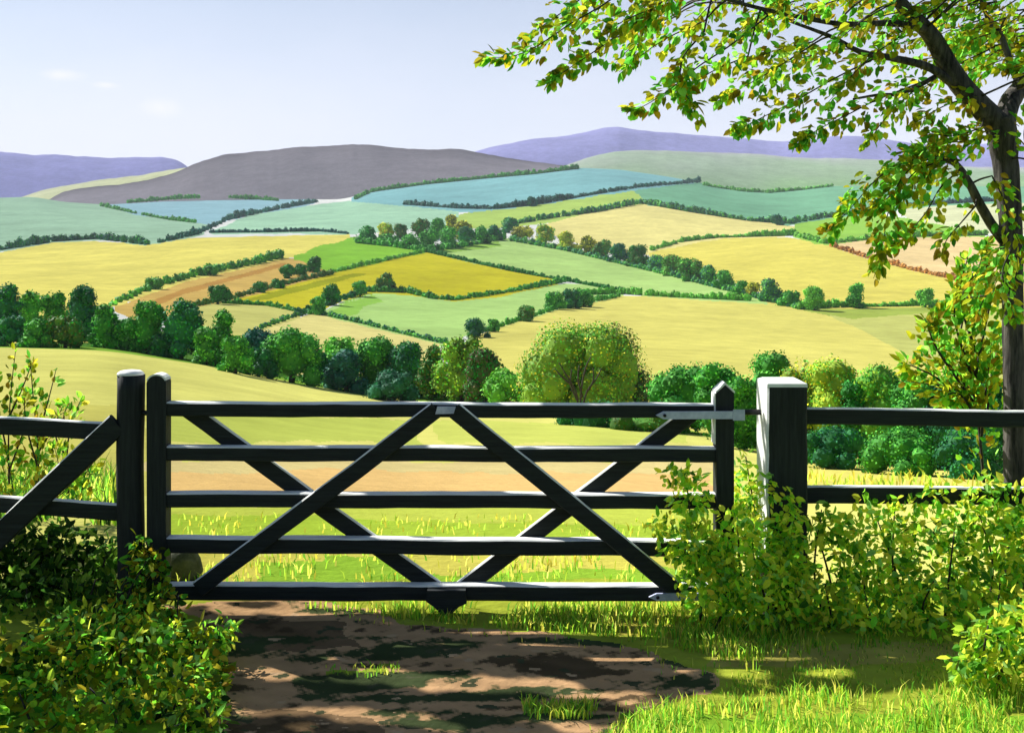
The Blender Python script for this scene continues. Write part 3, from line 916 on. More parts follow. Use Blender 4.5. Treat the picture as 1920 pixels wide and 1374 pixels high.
def make_beech():
    Y = 7.75
    t = thing('beech_tree', 'slim grey-barked beech tree overhanging the right side with drooping leafy sprays', 'tree', at(1903, 1105, Y))
    k = Y / F
    tm = MB()
    pts = [(1906, 1140), (1904, 1000), (1902, 850), (1901, 700), (1899, 560), (1897, 470), (1893, 390), (1886, 310), (1878, 250), (1872, 222)]
    rad = np.array([26, 22, 20, 19, 19, 20, 21, 23, 27, 28]) * k
    c = spline(px3(pts, Y), 40)
    r = np.interp(np.linspace(0, 1, 40), np.linspace(0, 1, len(rad)), rad)
    tube(tm, c, r, 16, jitter=.035)
    tm.build('trunk', M_BARK, t)

    limb_lines = [c]

    def limb(pts, d0, d1, r0, r1, n=22):
        mb = MB()
        limb_lines.append(spline(px3(pts, d0, d1), n))
        tube(mb, limb_lines[-1], np.linspace(r0, r1, n) * k, 10, jitter=.03)
        mb.build('limb', M_BARK, t)
    limb([(1872, 235), (1838, 200), (1800, 158), (1768, 105), (1740, 60), (1700, 20), (1655, -40), (1600, -130)], Y, 7.4, 24, 9)
    limb([(1880, 240), (1892, 195), (1912, 165), (1945, 120), (1980, 20), (1990, -120)], Y, 8.3, 22, 9)
    limb([(1886, 455), (1862, 425), (1838, 385), (1815, 340), (1792, 308), (1765, 298), (1735, 292)], Y, 7.45, 11, 4)
    limb([(1796, 165), (1743, 127), (1677, 110), (1616, 99), (1560, 70), (1480, 40)], 7.65, 7.1, 9, 2.5)
    limb([(1752, 145), (1721, 162), (1688, 177), (1650, 178), (1600, 186)], 7.6, 7.25, 5, 2)
    limb([(1735, 55), (1677, 44), (1600, 46), (1539, 40), (1400, 10), (1280, -30)], 7.5, 7.0, 7, 2.5)
    limb([(1915, 165), (1898, 127), (1876, 66), (1854, 40), (1830, -30)], 7.8, 8.0, 8, 3)
    limb([(1893, 560), (1850, 555), (1800, 560)], 7.8, 8.0, 3, 1.5)
    sp = Spray(); sp.anchor = np.concatenate(limb_lines)
    S = lambda pts, w, den, d0, d1, size=.068, pal=OLIVE: sp.add(px3(pts, d0, d1), w / F * d0, den * 1.15, pal, size)
    # long drooping sprays, root to tip
    S([(1200, -40), (1130, 10), (1070, 45), (1010, 85), (960, 106), (900, 108)], 34, 150, 7.0, 6.9)
    S([(1130, -40), (1080, 5), (1030, 40), (980, 75)], 30, 130, 7.2, 7.0)
    S([(1270, -20), (1215, 25), (1160, 65), (1110, 100), (1065, 130), (1025, 158)], 30, 150, 7.0, 6.85)
    S([(1260, 0), (1220, 35), (1200, 75), (1186, 116)], 20, 110, 7.2, 7.1)
    S([(1440, 30), (1370, 85), (1310, 125), (1260, 165), (1215, 195), (1176, 212)], 38, 160, 7.1, 6.9)
    S([(1320, 60), (1280, 110), (1278, 160), (1296, 195), (1310, 228)], 22, 130, 7.0, 6.9)
    S([(1530, 80), (1460, 125), (1400, 160), (1345, 190)], 34, 150, 7.3, 7.0)
    S([(1640, 110), (1560, 150), (1490, 190), (1430, 220), (1378, 246)], 36, 150, 7.4, 7.0)
    S([(1740, 150), (1650, 185), (1590, 215), (1540, 240), (1490, 270)], 34, 150, 7.4, 7.1)
    S([(1720, 165), (1680, 200), (1650, 235), (1622, 276)], 26, 120, 7.5, 7.3)
    S([(1830, 180), (1780, 195), (1740, 215), (1708, 236)], 26, 120, 7.6, 7.4)
    # drooping lower bough
    S([(1790, 300), (1735, 300), (1690, 335), (1665, 400), (1655, 460), (1638, 522)], 40, 190, 7.4, 7.2)
    S([(1760, 295), (1690, 305), (1640, 340), (1600, 385), (1550, 440)], 34, 180, 7.35, 7.2)
    S([(1770, 300), (1720, 320), (1680, 360), (1620, 400)], 46, 190, 7.4, 7.25)
    S([(1800, 320), (1765, 350), (1735, 400), (1700, 440), (1670, 470)], 30, 150, 7.5, 7.3)
    S([(1870, 255), (1810, 265), (1750, 272), (1700, 300)], 30, 170, 7.6, 7.4)
    S([(1840, 240), (1790, 255), (1740, 250)], 28, 150, 7.6, 7.4)
    S([(1830, 385), (1800, 420), (1775, 450), (1765, 480)], 22, 90, 7.5, 7.4)
    # leaves about the trunk
    S([(1860, 330), (1880, 370), (1900, 430), (1925, 480)], 30, 110, 7.5, 7.45)
    S([(1895, 470), (1880, 510), (1890, 560), (1905, 600)], 36, 150, 7.5, 7.45)
    S([(1930, 300), (1920, 250), (1935, 200)], 30, 120, 7.5, 7.45)
    S([(1905, 480), (1870, 520), (1845, 560), (1830, 600)], 40, 160, 7.7, 7.6)
    S([(1890, 480), (1850, 500), (1815, 530), (1800, 570)], 34, 150, 7.8, 7.8)
    # the crown above and out of the frame
    for i in range(85):
        u0 = RNG.uniform(1230, 2060); v0 = RNG.uniform(-150, 120)
        ln = RNG.uniform(90, 190)
        a = RNG.uniform(.15, .75)
        d = RNG.uniform(6.8, 9.2)
        if v0 > 60 and u0 < 1400:
            continue
        p = [(u0, v0), (u0 - ln * .5 * math.cos(a), v0 + ln * .4 * math.sin(a)), (u0 - ln * math.cos(a), v0 + ln * math.sin(a))]
        S(p, RNG.uniform(18, 34), 95, d, d - .1)
    for i in range(60):
        u0 = RNG.uniform(1250, 2700); v0 = RNG.uniform(-900, -60)
        ln = RNG.uniform(120, 260); a = RNG.uniform(-.2, .9); d = RNG.uniform(6.9, 10.5)
        p = [(u0, v0), (u0 - ln * .5 * math.cos(a), v0 + ln * .4 * math.sin(a)), (u0 - ln * math.cos(a), v0 + ln * math.sin(a))]
        S(p, 50, 90, d, d - .1)
    sp.finish(t)


def make_sapling(name, label, stems, d0, leafw, density, pal, size, group=None, cat='sapling', twigr=.009):
    p0 = px3([stems[0][0]], d0)[0]
    t = thing(name, label, cat, p0, group)
    sp = Spray()
    for s in stems:
        p = px3(s, d0, d0 + RNG.uniform(-.25, .25))
        sp.add(p, leafw / F * d0, density, pal, size, twig=twigr, droop=-.1)
    sp.part = 'stem'
    sp.finish(t)
    return t


def bush(name, label, lobes, count, pal, size, cat='bush', stems=6, extra=None):
    """lobes in world units (x, y, z, rx, ry, rz)"""
    L = np.array(lobes, float)
    c = L[0].copy()
    t = thing(name, label, cat, (c[0], c[1], 0))
    mb = MB()
    foliage(mb, L, count, size, pal, core=0, leafy=True, lobe_var=.12, flat=.9)
    if extra is not None:
        extra(mb)
    mb.build('foliage', M_LEAF, t)
    for i in range(stems):
        tm = MB()
        l = L[i % len(L)]
        b = np.array([l[0] + RNG.normal(0, .08), l[1] + RNG.normal(0, .05), -.05])
        e = l[:3] + np.array([RNG.normal(0, .3) * l[3], RNG.normal(0, .3) * l[4], l[5] * .8])
        mid = (b + e) / 2 + RNG.normal(0, .05, 3)
        tube(tm, spline([b, mid, e], 10), np.linspace(.011, .004, 10), 5)
        tm.build('stem', M_TWIG, t)
    return t


def wl(u, v, d, rx, ry, rz):
    """lobe whose centre is seen at (u, v), radii: rx, rz in photo pixels, ry in metres"""
    p = at(u, v, d)
    return [p[0], p[1], p[2], rx / F * d, ry, rz / F * d]


def make_foreground_plants():
    bush('bramble_bush', 'lime green bramble bush swallowing the hinge end of the gate', [
        wl(1400, 1060, 7.0, 85, .22, 110), wl(1296, 935, 7.08, 40, .12, 52), wl(1282, 1012, 7.05, 52, .14, 40), wl(1394, 905, 7.4, 20, .1, 62),
        wl(1330, 1100, 6.95, 62, .2, 62), wl(1440, 1100, 6.85, 80, .22, 78), wl(1396, 980, 7.35, 34, .14, 70), wl(1320, 1040, 7.0, 50, .14, 50),
        wl(1478, 980, 6.95, 26, .06, 66), wl(1480, 1050, 6.92, 40, .12, 62), wl(1268, 890, 7.08, 30, .08, 20), wl(1440, 915, 7.0, 14, .04, 30), wl(1240, 985, 7.05, 22, .08, 20)],
        3300, LIMEP * 1.15, .058, 'bush')
    bush('bramble_hedge', 'long low bramble hedge growing along the lower rail right of the square post', [
        wl(1560, 1065, 7.1, 80, .22, 95), wl(1650, 1060, 7.05, 85, .22, 105), wl(1745, 1065, 7.05, 85, .22, 95), wl(1850, 1050, 7.1, 95, .22, 110),
        wl(1960, 1050, 7.1, 110, .3, 125), wl(2080, 1040, 7.1, 120, .3, 130), wl(1540, 1135, 6.9, 65, .2, 48), wl(1640, 1140, 6.85, 80, .25, 52), wl(1545, 985, 7.15, 36, .12, 40),
        wl(1750, 1130, 6.8, 85, .25, 52), wl(1850, 1120, 6.9, 85, .25, 52), wl(1690, 965, 7.2, 40, .12, 42), wl(1800, 955, 7.2, 42, .12, 48), wl(1893, 950, 7.2, 50, .12, 50),
        wl(1620, 950, 7.2, 16, .06, 34), wl(1745, 930, 7.2, 16, .06, 30), wl(1850, 915, 7.2, 18, .06, 36)],
        5400, LIMEP * 1.15, .062, 'hedge', 12)
    bush('leafy_shrub', 'small yellow-green leafy shrub at the right edge in front of the hedge', [
        wl(1870, 1215, 5.95, 75, .2, 55), wl(1940, 1190, 5.95, 90, .2, 75), wl(1820, 1250, 5.9, 40, .12, 30)],
        800, LIMEP, .062, 'shrub', 4)
    bush('leafy_shrub', 'spreading green and gold leafy shrub at the bottom left below the gate post', [
        wl(250, 1225, 6.2, 110, .3, 62), wl(120, 1225, 6.0, 85, .3, 55), wl(365, 1215, 6.3, 62, .2, 50), wl(345, 1300, 5.7, 70, .22, 55), wl(190, 1340, 5.5, 90, .26, 48),
        wl(40, 1330, 5.5, 90, .3, 50), wl(370, 1350, 5.4, 55, .2, 42), wl(-80, 1280, 5.7, 130, .35, 90), wl(215, 1172, 6.5, 80, .22, 40), wl(400, 1250, 6.0, 34, .14, 36),
        wl(130, 1165, 6.5, 40, .16, 26), wl(420, 1180, 6.3, 26, .1, 26), wl(60, 1235, 5.9, 40, .2, 40), wl(270, 1290, 5.8, 50, .2, 40)],
        4300, np.concatenate([LIMEP, OLIVE[:6], OLIVE, DARKP, DARKP]), .057, 'shrub', 9)  # extra dark leaves mixed in to paint deep shadow
    bush('shaded_hedge', 'dark green hedge in deep shade beneath the left fence rails', [
        wl(40, 1050, 7.6, 100, .25, 80), wl(130, 1055, 7.6, 90, .25, 75), wl(200, 1070, 7.55, 50, .2, 60), wl(-60, 1050, 7.6, 110, .3, 85), wl(-180, 1040, 7.6, 120, .3, 90),
        wl(60, 1120, 7.2, 90, .25, 50), wl(160, 1125, 7.15, 60, .2, 45)],
        3600, DARKP, .07, 'hedge', 7)
    bush('ivy_plant', 'bronze and green ivy climbing the foot of the round gate post', [
        wl(262, 1050, 6.98, 24, .06, 45), wl(285, 1085, 6.95, 36, .08, 55), wl(250, 1110, 6.9, 40, .1, 45), wl(290, 1150, 6.75, 60, .14, 40), wl(262, 1025, 7.0, 14, .05, 30)],
        620, np.concatenate([OLIVE, DARKP]), .058, 'ivy', 4)
    # saplings behind the left fence
    make_sapling('sapling', 'spindly brown-leaved sapling at the left edge behind the fence', [
        [(18, 930), (16, 830), (20, 740), (30, 650)], [(16, 860), (0, 780), (-10, 690)], [(18, 780), (45, 720), (60, 680)], [(18, 880), (40, 820), (50, 780)]], 9.2, 24, 60, OLIVE, .066)
    make_sapling('sapling', 'tallest twiggy sapling with small dark leaves behind the left fence', [
        [(72, 930), (70, 830), (62, 740), (56, 672)], [(70, 820), (88, 760), (106, 690)], [(72, 880), (50, 800), (45, 740)], [(71, 850), (100, 800), (118, 760)]], 9.0, 24, 60, OLIVE, .066)
    make_sapling('sapling', 'short bright green sapling close to the round gate post', [
        [(128, 925), (126, 850), (135, 790), (155, 742)], [(127, 860), (105, 820), (110, 780)], [(127, 880), (160, 840), (175, 800)], [(126, 820), (120, 780), (130, 755)]], 8.9, 24, 65, LIMEP, .064)
    make_sapling('shrub', 'olive leafy undergrowth between the left fence rails', [
        [(30, 955), (20, 890), (10, 840)], [(60, 955), (70, 890), (80, 840)], [(100, 955), (110, 880), (100, 830)], [(150, 950), (160, 890), (190, 850)], [(10, 955), (-20, 890), (-30, 830)], [(80, 955), (130, 910), (150, 860)]],
        8.6, 28, 95, np.concatenate([LIMEP, OLIVE]), .064, cat='shrub', twigr=.006)
    # bushy growth by the beech trunk
    t = make_sapling('young_beech', 'bushy young beech with olive leaves against the left side of the trunk', [
        [(1845, 905), (1830, 760), (1800, 640), (1830, 520), (1850, 455)], [(1835, 800), (1770, 720), (1720, 690), (1690, 680)], [(1830, 760), (1760, 660), (1735, 600)],
        [(1835, 780), (1790, 730), (1740, 720), (1700, 715)], [(1820, 700), (1790, 600), (1800, 540)], [(1840, 820), (1850, 720), (1860, 640)], [(1825, 740), (1750, 640), (1770, 580)],
        [(1830, 700), (1850, 600), (1865, 540)], [(1840, 800), (1800, 740), (1760, 745)], [(1830, 660), (1800, 560), (1815, 480)], [(1840, 720), (1800, 660), (1755, 650)], [(1848, 800), (1860, 700), (1872, 620)]],
        8.3, 40, 130, OLIVE, .078, cat='tree', twigr=.012)
    # mossy boulder behind the gate's foot
    g = ground_pt(335, 1088)[0]
    t = thing('boulder', 'mossy olive-grey boulder behind the left foot of the gate', 'boulder', g)
    mb = MB()
    v = ICO3_V * np.array([.15, .14, .19])
    v = v * (1 + .13 * smooth_noise(ICO3_V[:, 0] * 2.2, ICO3_V[:, 2] * 2.2 + ICO3_V[:, 1], 31))[:, None]
    mb.add(v + g + [0, .1, .04], ICO3_F, None, 0, True)
    mb.build('stone', M_STONE, t)


def make_grass():
    """grass blades in the near field, under the gate and in the right foreground"""
    mb = MB()

    def blades(n, poly, h0, h1, pal, w=.006, avoid=()):
        p = np.array(poly, float)
        u = RNG.uniform(p[:, 0].min(), p[:, 0].max(), n * 3); v = RNG.uniform(p[:, 1].min(), p[:, 1].max(), n * 3)
        k = in_poly(u, v, poly)
        dens = smooth_noise(u / 40, v / 14, 44)
        k &= (dens > RNG.normal(-.15, .35, len(u)))
        for a in avoid:
            k &= ~in_poly(u, v, a)
        u, v = u[k][:n], v[k][:n]
        P = ground_pt(u, v)
        m = len(P)
        h = RNG.uniform(h0, h1, m) * (P[:, 1] / 7) ** .3
        lean = RNG.normal(0, .35, (m, 2))
        tip = P + np.stack([lean[:, 0] * h, lean[:, 1] * h, h], -1)
        mid = P + np.stack([lean[:, 0] * h * .3, lean[:, 1] * h * .3, h * .6], -1)
        a = RNG.uniform(-.8, .8, m)
        s = np.stack([np.cos(a), np.sin(a), 0 * a], -1) * (w * RNG.uniform(.6, 1.3, m) * P[:, 1] / 7)[:, None]
        V = np.stack([P - s - [0, 0, .01], P + s - [0, 0, .01], mid + s * .8, mid - s * .8, tip], 1).reshape(-1, 3)
        o = (np.arange(m) * 5)[:, None]
        c = vary(pal, m, .2)
        mb.add(V, o + [0, 1, 2, 3], c)
        mb.f.append(((o + [3, 2, 4]) + mb.n - len(V), 3)); mb.c.append(c); mb.mi.append(np.zeros(m)); mb.sm.append(np.zeros(m, bool))
    GP = np.array([leaf_alb(160, 206, 56), leaf_alb(120, 184, 56), leaf_alb(200, 206, 76), leaf_alb(146, 170, 50), leaf_alb(104, 160, 50), leaf_alb(214, 208, 96)])
    SHADE_AREAS = [[(1430, 1235), (1650, 1218), (1720, 1165), (1800, 1155), (1850, 1230), (1905, 1290), (1700, 1295), (1600, 1308), (1450, 1290)], [(1150, 1200), (1330, 1228), (1480, 1292), (1480, 1325), (1250, 1325), (1150, 1365)]]  # shadow areas kept free of tall blades so they look darker
    YP = np.array([leaf_alb(214, 204, 90), leaf_alb(186, 206, 76), leaf_alb(200, 186, 66), leaf_alb(166, 200, 66)])
    blades(1500, [(560, 1138), (1330, 1134), (1340, 1205), (1150, 1196), (960, 1184), (800, 1170), (690, 1150)], .04, .09, GP, .005)
    blades(1500, [(1170, 1160), (1500, 1165), (1900, 1185), (1900, 1250), (1350, 1262), (1180, 1208)], .04, .09, GP, .005, SHADE_AREAS)
    blades(2600, [(1150, 1374), (1200, 1330), (1350, 1290), (1500, 1270), (2000, 1260), (2100, 1420), (1100, 1420)], .05, .12, GP, .005, SHADE_AREAS)
    blades(1500, [(1330, 1195), (1920, 1160), (1920, 1300), (1340, 1330)], .012, .04, GP, .004)
    blades(260, [(975, 1318), (1120, 1326), (1110, 1350), (985, 1350)], .04, .09, GP, .005)
    blades(420, [(560, 1128), (700, 1146), (960, 1186), (1160, 1204), (1350, 1262), (1330, 1310), (1180, 1345), (1130, 1400), (1060, 1400), (1120, 1330), (1280, 1285), (1140, 1222), (900, 1200), (640, 1160)], .02, .06, GP, .004)
    blades(80, [(600, 1252), (740, 1244), (760, 1262), (640, 1276)], .02, .05, GP, .005)
    blades(650, [(330, 1040), (1330, 1040), (1330, 1100), (330, 1100)], .03, .09, np.concatenate([GP, YP]), .005)
    blades(320, [(330, 970), (1330, 970), (1330, 1008), (330, 1008)], .03, .08, YP, .005)
    blades(1100, [(-200, 925), (220, 915), (220, 985), (-200, 985)], .15, .40, np.concatenate([GP, DARKP]), .007)
    blades(260, [(1500, 890), (1900, 900), (1900, 930), (1500, 925)], .12, .3, YP, .007)
    o = mb.build('grass', M_LEAF, kind='stuff')
    o['label'] = 'green and straw grass blades about the gate and track'
    o['category'] = 'grass'


def make_shade_tree():
    """the tree left of the frame whose crown throws the dappled shade over the track"""
    t = thing('overhanging_tree', 'tall broadleaf tree beside the left fence casting dappled shade over the track', 'tree', (-9.2, 10.5, 0))
    shade = [
        [(-500, 1060), (0, 1085), (220, 1110), (330, 1125), (520, 1128), (690, 1148), (760, 1150), (900, 1168), (960, 1192), (1150, 1192), (1175, 1218), (1320, 1228), (1345, 1272), (1480, 1292),
         (1480, 1325), (1250, 1325), (1150, 1365), (1100, 1500), (-500, 1500)],
        [(1430, 1240), (1650, 1222), (1720, 1165), (1800, 1155), (1850, 1230), (1905, 1290), (1700, 1290), (1600, 1302), (1450, 1284)],
        [(1700, 1140), (2000, 1100), (2000, 1180), (1740, 1172)],
        [(-400, 980), (215, 985), (215, 1110), (-400, 1060)],
    ]
    lit = [[(90, 1165), (300, 1160), (430, 1180), (440, 1260), (330, 1290), (200, 1240), (90, 1230)], [(0, 1290), (80, 1270), (110, 1330), (0, 1350)], [(330, 1300), (430, 1290), (400, 1374), (280, 1374)]]
    u = RNG.uniform(-500, 2000, 160000); v = RNG.uniform(980, 1500, 160000)
    k = np.zeros(len(u), bool)
    for p in shade:
        k |= in_poly(u, v, p)
    for p in lit:
        k &= ~(in_poly(u, v, p) & (smooth_noise(u / 22, v / 16, 79) > .05))
    # sun flecks: gaps between the sprays
    gap = smooth_noise(u / 50, v / 11.5, 77, 2)
    k &= gap < .15
    u, v = u[k], v[k]
    g = ground_pt(u, v)
    w = g[:, 1] ** 1.5
    pick = RNG.choice(len(u), 46000, p=w / w.sum())
    g = g[pick]
    h = RNG.uniform(5.2, 6.4, len(g)) + .25 * smooth_noise(g[:, 0], g[:, 1], 78)
    P = g + SUN * (h / SUN[2])[:, None]
    mb = MB()
    D = unit(RNG.standard_normal((len(P), 3)) + [0, 0, -.3])
    Nn = unit(RNG.standard_normal((len(P), 3)) * .5 + SUN)
    leaves(mb, P - D * .035, D, Nn, .075 * RNG.uniform(.7, 1.2, len(P)), .052 * RNG.uniform(.8, 1.3, len(P)), vary(OLIVE, len(P)))
    mb.build('foliage', M_LEAF, t)
    tm = MB()
    base = np.array([-9.2, 10.5, -.2])
    tube(tm, spline([base, base + [.15, 0, 2.5], base + [.5, -.1, 5.0]], 16), np.linspace(.27, .17, 16), 14, jitter=.03)
    tm.build('trunk', M_BARK, t)
    for e in ([-6.5, 8.5, 5.9], [-3.8, 10, 6.0], [-7.2, 11.0, 5.8], [-1.5, 10.4, 6.2], [-5, 11, 5.9], [-8.5, 9.0, 5.7]):
        lm = MB(); e = np.array(e); s = base + [.4, -.1, 4.0]
        tube(lm, spline([s, (s + e) / 2 + [0, 0, .6], e], 14), np.linspace(.12, .02, 14), 8, jitter=.03)
        lm.build('limb', M_BARK, t)


# ------------------------------------------------------------------ build
make_terrain()
LR = [(-900, 420), (2900, 420)]
make_hill('hill', [(-1200, 280), (-400, 282), (0, 287), (60, 293), (110, 292), (200, 300), (310, 298), (335, 303), (350, 312), (375, 345), (420, 380)], 5200, LR, 3900, (164, 162, 224), (156, 154, 220), 41)  # purple is distance haze painted into the slope colour
make_hill('hill', [(820, 330), (880, 291), (920, 281), (1000, 266), (1080, 256), (1150, 240), (1200, 248), (1300, 258), (1380, 262), (1480, 270), (1560, 260), (1620, 262), (1700, 272), (1800, 276), (1920, 272), (2600, 280), (3100, 290)], 5200, LR, 3900, (170, 168, 226), (162, 160, 220), 42)  # far ridge, aerial haze painted in as purple
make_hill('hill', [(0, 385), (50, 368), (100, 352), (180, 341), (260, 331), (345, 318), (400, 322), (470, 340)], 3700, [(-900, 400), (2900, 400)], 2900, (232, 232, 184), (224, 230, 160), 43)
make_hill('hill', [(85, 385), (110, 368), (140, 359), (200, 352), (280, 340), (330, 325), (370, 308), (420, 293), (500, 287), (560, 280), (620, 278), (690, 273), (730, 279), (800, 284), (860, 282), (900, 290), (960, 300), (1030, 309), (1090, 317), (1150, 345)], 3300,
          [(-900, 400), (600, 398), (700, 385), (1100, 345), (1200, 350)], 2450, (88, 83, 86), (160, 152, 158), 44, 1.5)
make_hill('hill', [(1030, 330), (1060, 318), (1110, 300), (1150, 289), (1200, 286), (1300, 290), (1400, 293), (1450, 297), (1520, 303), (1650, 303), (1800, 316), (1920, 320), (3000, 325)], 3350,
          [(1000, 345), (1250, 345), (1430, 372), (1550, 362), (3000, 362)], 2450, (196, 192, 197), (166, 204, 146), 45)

# hedges
hedge('bushy mid-green hedge rising between the big yellow field and the ochre strip', [(212, 572), (290, 538), (390, 512), (470, 497), (525, 484)], 12, [MIDG, DKG], bump=.6)
hedge('broken dark hedge between the ochre strip and the olive-gold field', [(365, 575), (430, 562), (500, 543), (560, 527), (620, 515)], 8, [DKG, OLV], gaps=.25)
hedge('low green hedge along the top of the small cream field', [(420, 569), (500, 573), (575, 588)], 7, [MIDG, DKG])
hedge('dark hedge climbing to the left corner of the olive-gold field', [(560, 592), (620, 571), (690, 547)], 10, [DKG, BLU])
hedge('long curved green hedge under the olive-gold field', [(690, 547), (760, 548), (810, 560), (850, 563), (910, 555), (1000, 540), (1065, 528)], 8, [MIDG, DKG])
hedge('hedge between the bright green field and the olive-gold field', [(620, 512), (700, 494), (795, 473)], 6, [MIDG, BRI])
hedge('thin near-black hedge descending from the copse to the right', [(800, 473), (880, 491), (960, 509), (1060, 527), (1170, 547)], 6, [DKG])
hedge('short teal hedge between the two small cream fields', [(490, 616), (545, 597), (590, 583)], 8, [TEAL, MIDG])
hedge('hedge sloping down right under the mint green field', [(595, 588), (680, 607), (740, 622), (835, 645)], 8, [MIDG, TEAL])
hedge('dark hedge rising right from the tree line to the trio of round trees', [(880, 632), (960, 606), (1050, 578), (1160, 557)], 7, [DKG, MIDG])
hedge('bright green hedge under the tip of the long pale strip', [(1085, 552), (1160, 551), (1260, 557), (1405, 564)], 9, [BRI, MIDG], bump=.6)
hedge('green hedge under the big golden field at the right', [(1500, 580), (1560, 576), (1700, 574), (1850, 564)], 9, [MIDG, BRI], bump=.5)
hedge('bright green hedge between the two golden fields', [(1222, 470), (1280, 453), (1340, 446), (1490, 442)], 7, [BRI, MIDG], gaps=.15, bump=.7)
hedge('bright green hedge under the vivid green field at the right', [(1480, 440), (1545, 457), (1640, 448), (1730, 443), (1850, 441)], 8, [BRI], gaps=.1)
hedge('blue-green hedge curving under the wide sea-green field', [(1200, 381), (1290, 397), (1400, 414), (1480, 420), (1580, 403), (1660, 392)], 8, [TEAL, MIDG])
hedge('short blue-green hedge above the cream field beside the trunk', [(1700, 388), (1780, 382), (1890, 376)], 7, [TEAL])
hedge('long blue-green hedge below the wide turquoise field', [(760, 384), (860, 391), (930, 392), (1000, 385), (1100, 367), (1200, 351), (1310, 342)], 7, [TEAL, BLU], bump=.6)
hedge('dark green hedge along the foot of the grey hill', [(668, 374), (700, 359), (800, 346), (900, 336), (1000, 327), (1083, 317)], 6, [DKG, MIDG], gaps=.1)
hedge('blue-green hedge under the pale green field at the far left', [(-200, 478), (0, 469), (100, 453), (180, 448), (275, 459)], 9, [TEAL, DKG], bump=.6)
hedge('blue-green hedge climbing right between the two turquoise and mint fields', [(300, 455), (370, 440), (430, 412), (500, 397), (590, 380)], 8, [TEAL, BLU], bump=.5)
hedge('thin blue-green hedge along the top of the big yellow field', [(395, 437), (490, 436), (600, 434), (652, 439)], 5, [TEAL])
hedge('dotted dark green hedge sloping across the pale green field', [(190, 387), (260, 402), (320, 413), (365, 418)], 5, [MIDG, DKG], gaps=.45)
hedge('dotted dark green hedge under the left foot of the grey hill', [(240, 380), (340, 372), (420, 370), (520, 377)], 5, [DKG, MIDG], gaps=.35)
hedge('blue-green hedge above the pale yellow field right of centre', [(960, 421), (1040, 408), (1120, 397), (1200, 382)], 8, [TEAL, MIDG], gaps=.15)
hedge('sparse green hedge at the foot of the pale grey hill', [(1320, 348), (1390, 359), (1440, 362), (1500, 357), (1560, 350)], 5, [MIDG, BRI], gaps=.2)
hedge('green hedge under the sloping row of golden-green trees', [(960, 452), (1060, 470), (1160, 494), (1260, 518), (1360, 544), (1500, 580)], 8, [MIDG, TEAL], bump=.6)
hedge('dark green scrubby hedge along the foot of the small copse', [(672, 456), (730, 462), (800, 472), (870, 463), (945, 448)], 9, [DKG, MIDG], bump=.5)
RUST = alb((212, 142, 62), 0.8)
RUST2 = alb((190, 146, 70), 0.8)
hedge('rust-brown hedge along the lower edge of the pale orange field', [(1562, 463), (1620, 482), (1700, 504), (1800, 527)], 8, [RUST, RUST2], bump=.8)

G1 = 'trees in the line below the fields'
T = lambda *a, **k: valley_tree('tree', 'tree', *a, **k)
for (lab, u, vt, vb, w, pal, back) in [
    ('dark green tree cut by the left edge, back rank of the tree line', 12, 532, 640, 62, [DKG, BLU], 8),
    ('narrow green tree second from the left edge in the back rank', 57, 542, 635, 44, [DKG, MIDG], 8),
    ('round green tree third from the left edge in the back rank', 100, 543, 640, 54, [DKG, MIDG], 8),
    ('tall dark round tree, the highest of the left cluster', 155, 533, 642, 64, [DKG, BLU], 6),
    ('low dark bushy tree at the left edge, front rank', 22, 592, 649, 56, [BLU, DKG], 0),
    ('low green bushy tree beside the left-edge one, front rank', 68, 596, 651, 56, [DKG, MIDG], 0),
    ('olive-green bushy tree in front of the tall dark round one', 122, 590, 652, 66, [OLV, DKG], 0),
    ('mid-green pointed tree at the foot of the yellow field corner', 196, 570, 652, 56, [MIDG, DKG], 0),
    ('small green tree leaning between the pointed tree and the big pair', 236, 598, 656, 50, [MIDG, DKG], 0),
    ('big dome-shaped tree, left one of the big dark pair', 276, 563, 664, 74, [DKG, DKG, MIDG], 2),
    ('big tall dark tree, right one of the big dark pair', 338, 558, 674, 84, [DKG, BLU], 2),
    ('small side tree under the right of the big dark pair', 385, 612, 684, 52, [DKG, MIDG], 0),
    ('tall narrow dark tree just right of the big pair', 415, 577, 690, 52, [DKG, MIDG], 4),
    ('green bushy tree in front of the blue-green one', 440, 628, 700, 58, [MIDG, DKG], 0),
    ('blue-green tree with a ragged top below the teal hedge', 485, 614, 692, 66, [TEAL, BLU], 5),
    ('dark squat tree under the blue-green one', 484, 652, 706, 58, [BLU, DKG], 0),
    ('broad rounded mid-green tree above the left part of the gate', 546, 615, 718, 96, [MIDG, DKG], 2),
    ('small dark tree tucked against the broad rounded one', 594, 652, 722, 50, [BLU, DKG], 0),
    ('pale green topped tree left of centre in the tree line', 634, 633, 724, 72, [BRI, MIDG], 4),
    ('slate-green round tree in front of the pale green topped one', 648, 656, 734, 74, [BLU, TEAL], 0),
    ('dark green double-headed tree left of the blue-black one', 706, 632, 742, 82, [DKG, MIDG], 3),
    ('blue-black tree in the middle of the tree line', 760, 640, 748, 84, [BLU, DKG], 3),
    ('low blue-black thicket tree hugging the top rail of the gate', 735, 694, 752, 80, [BLU], 0),
    ('narrow green tree between the blue-black and yellow-green ones', 812, 646, 752, 58, [OLV, DKG], 2),
    ('yellow-green broad tree left of the big rounded bush', 866, 625, 756, 92, [LIM, MIDG, OLV], 3),
    ('purplish brown tree on the right shoulder of the yellow-green one', 908, 650, 758, 62, [BRN, DKG], 1),
    ('low bright green tree filling the dip before the rounded bush', 945, 690, 760, 66, [BRI, MIDG], 0),
]:
    T(lab, u, vt, vb, w, pal, G1, 'tall' if w < 56 else 'dome', back)

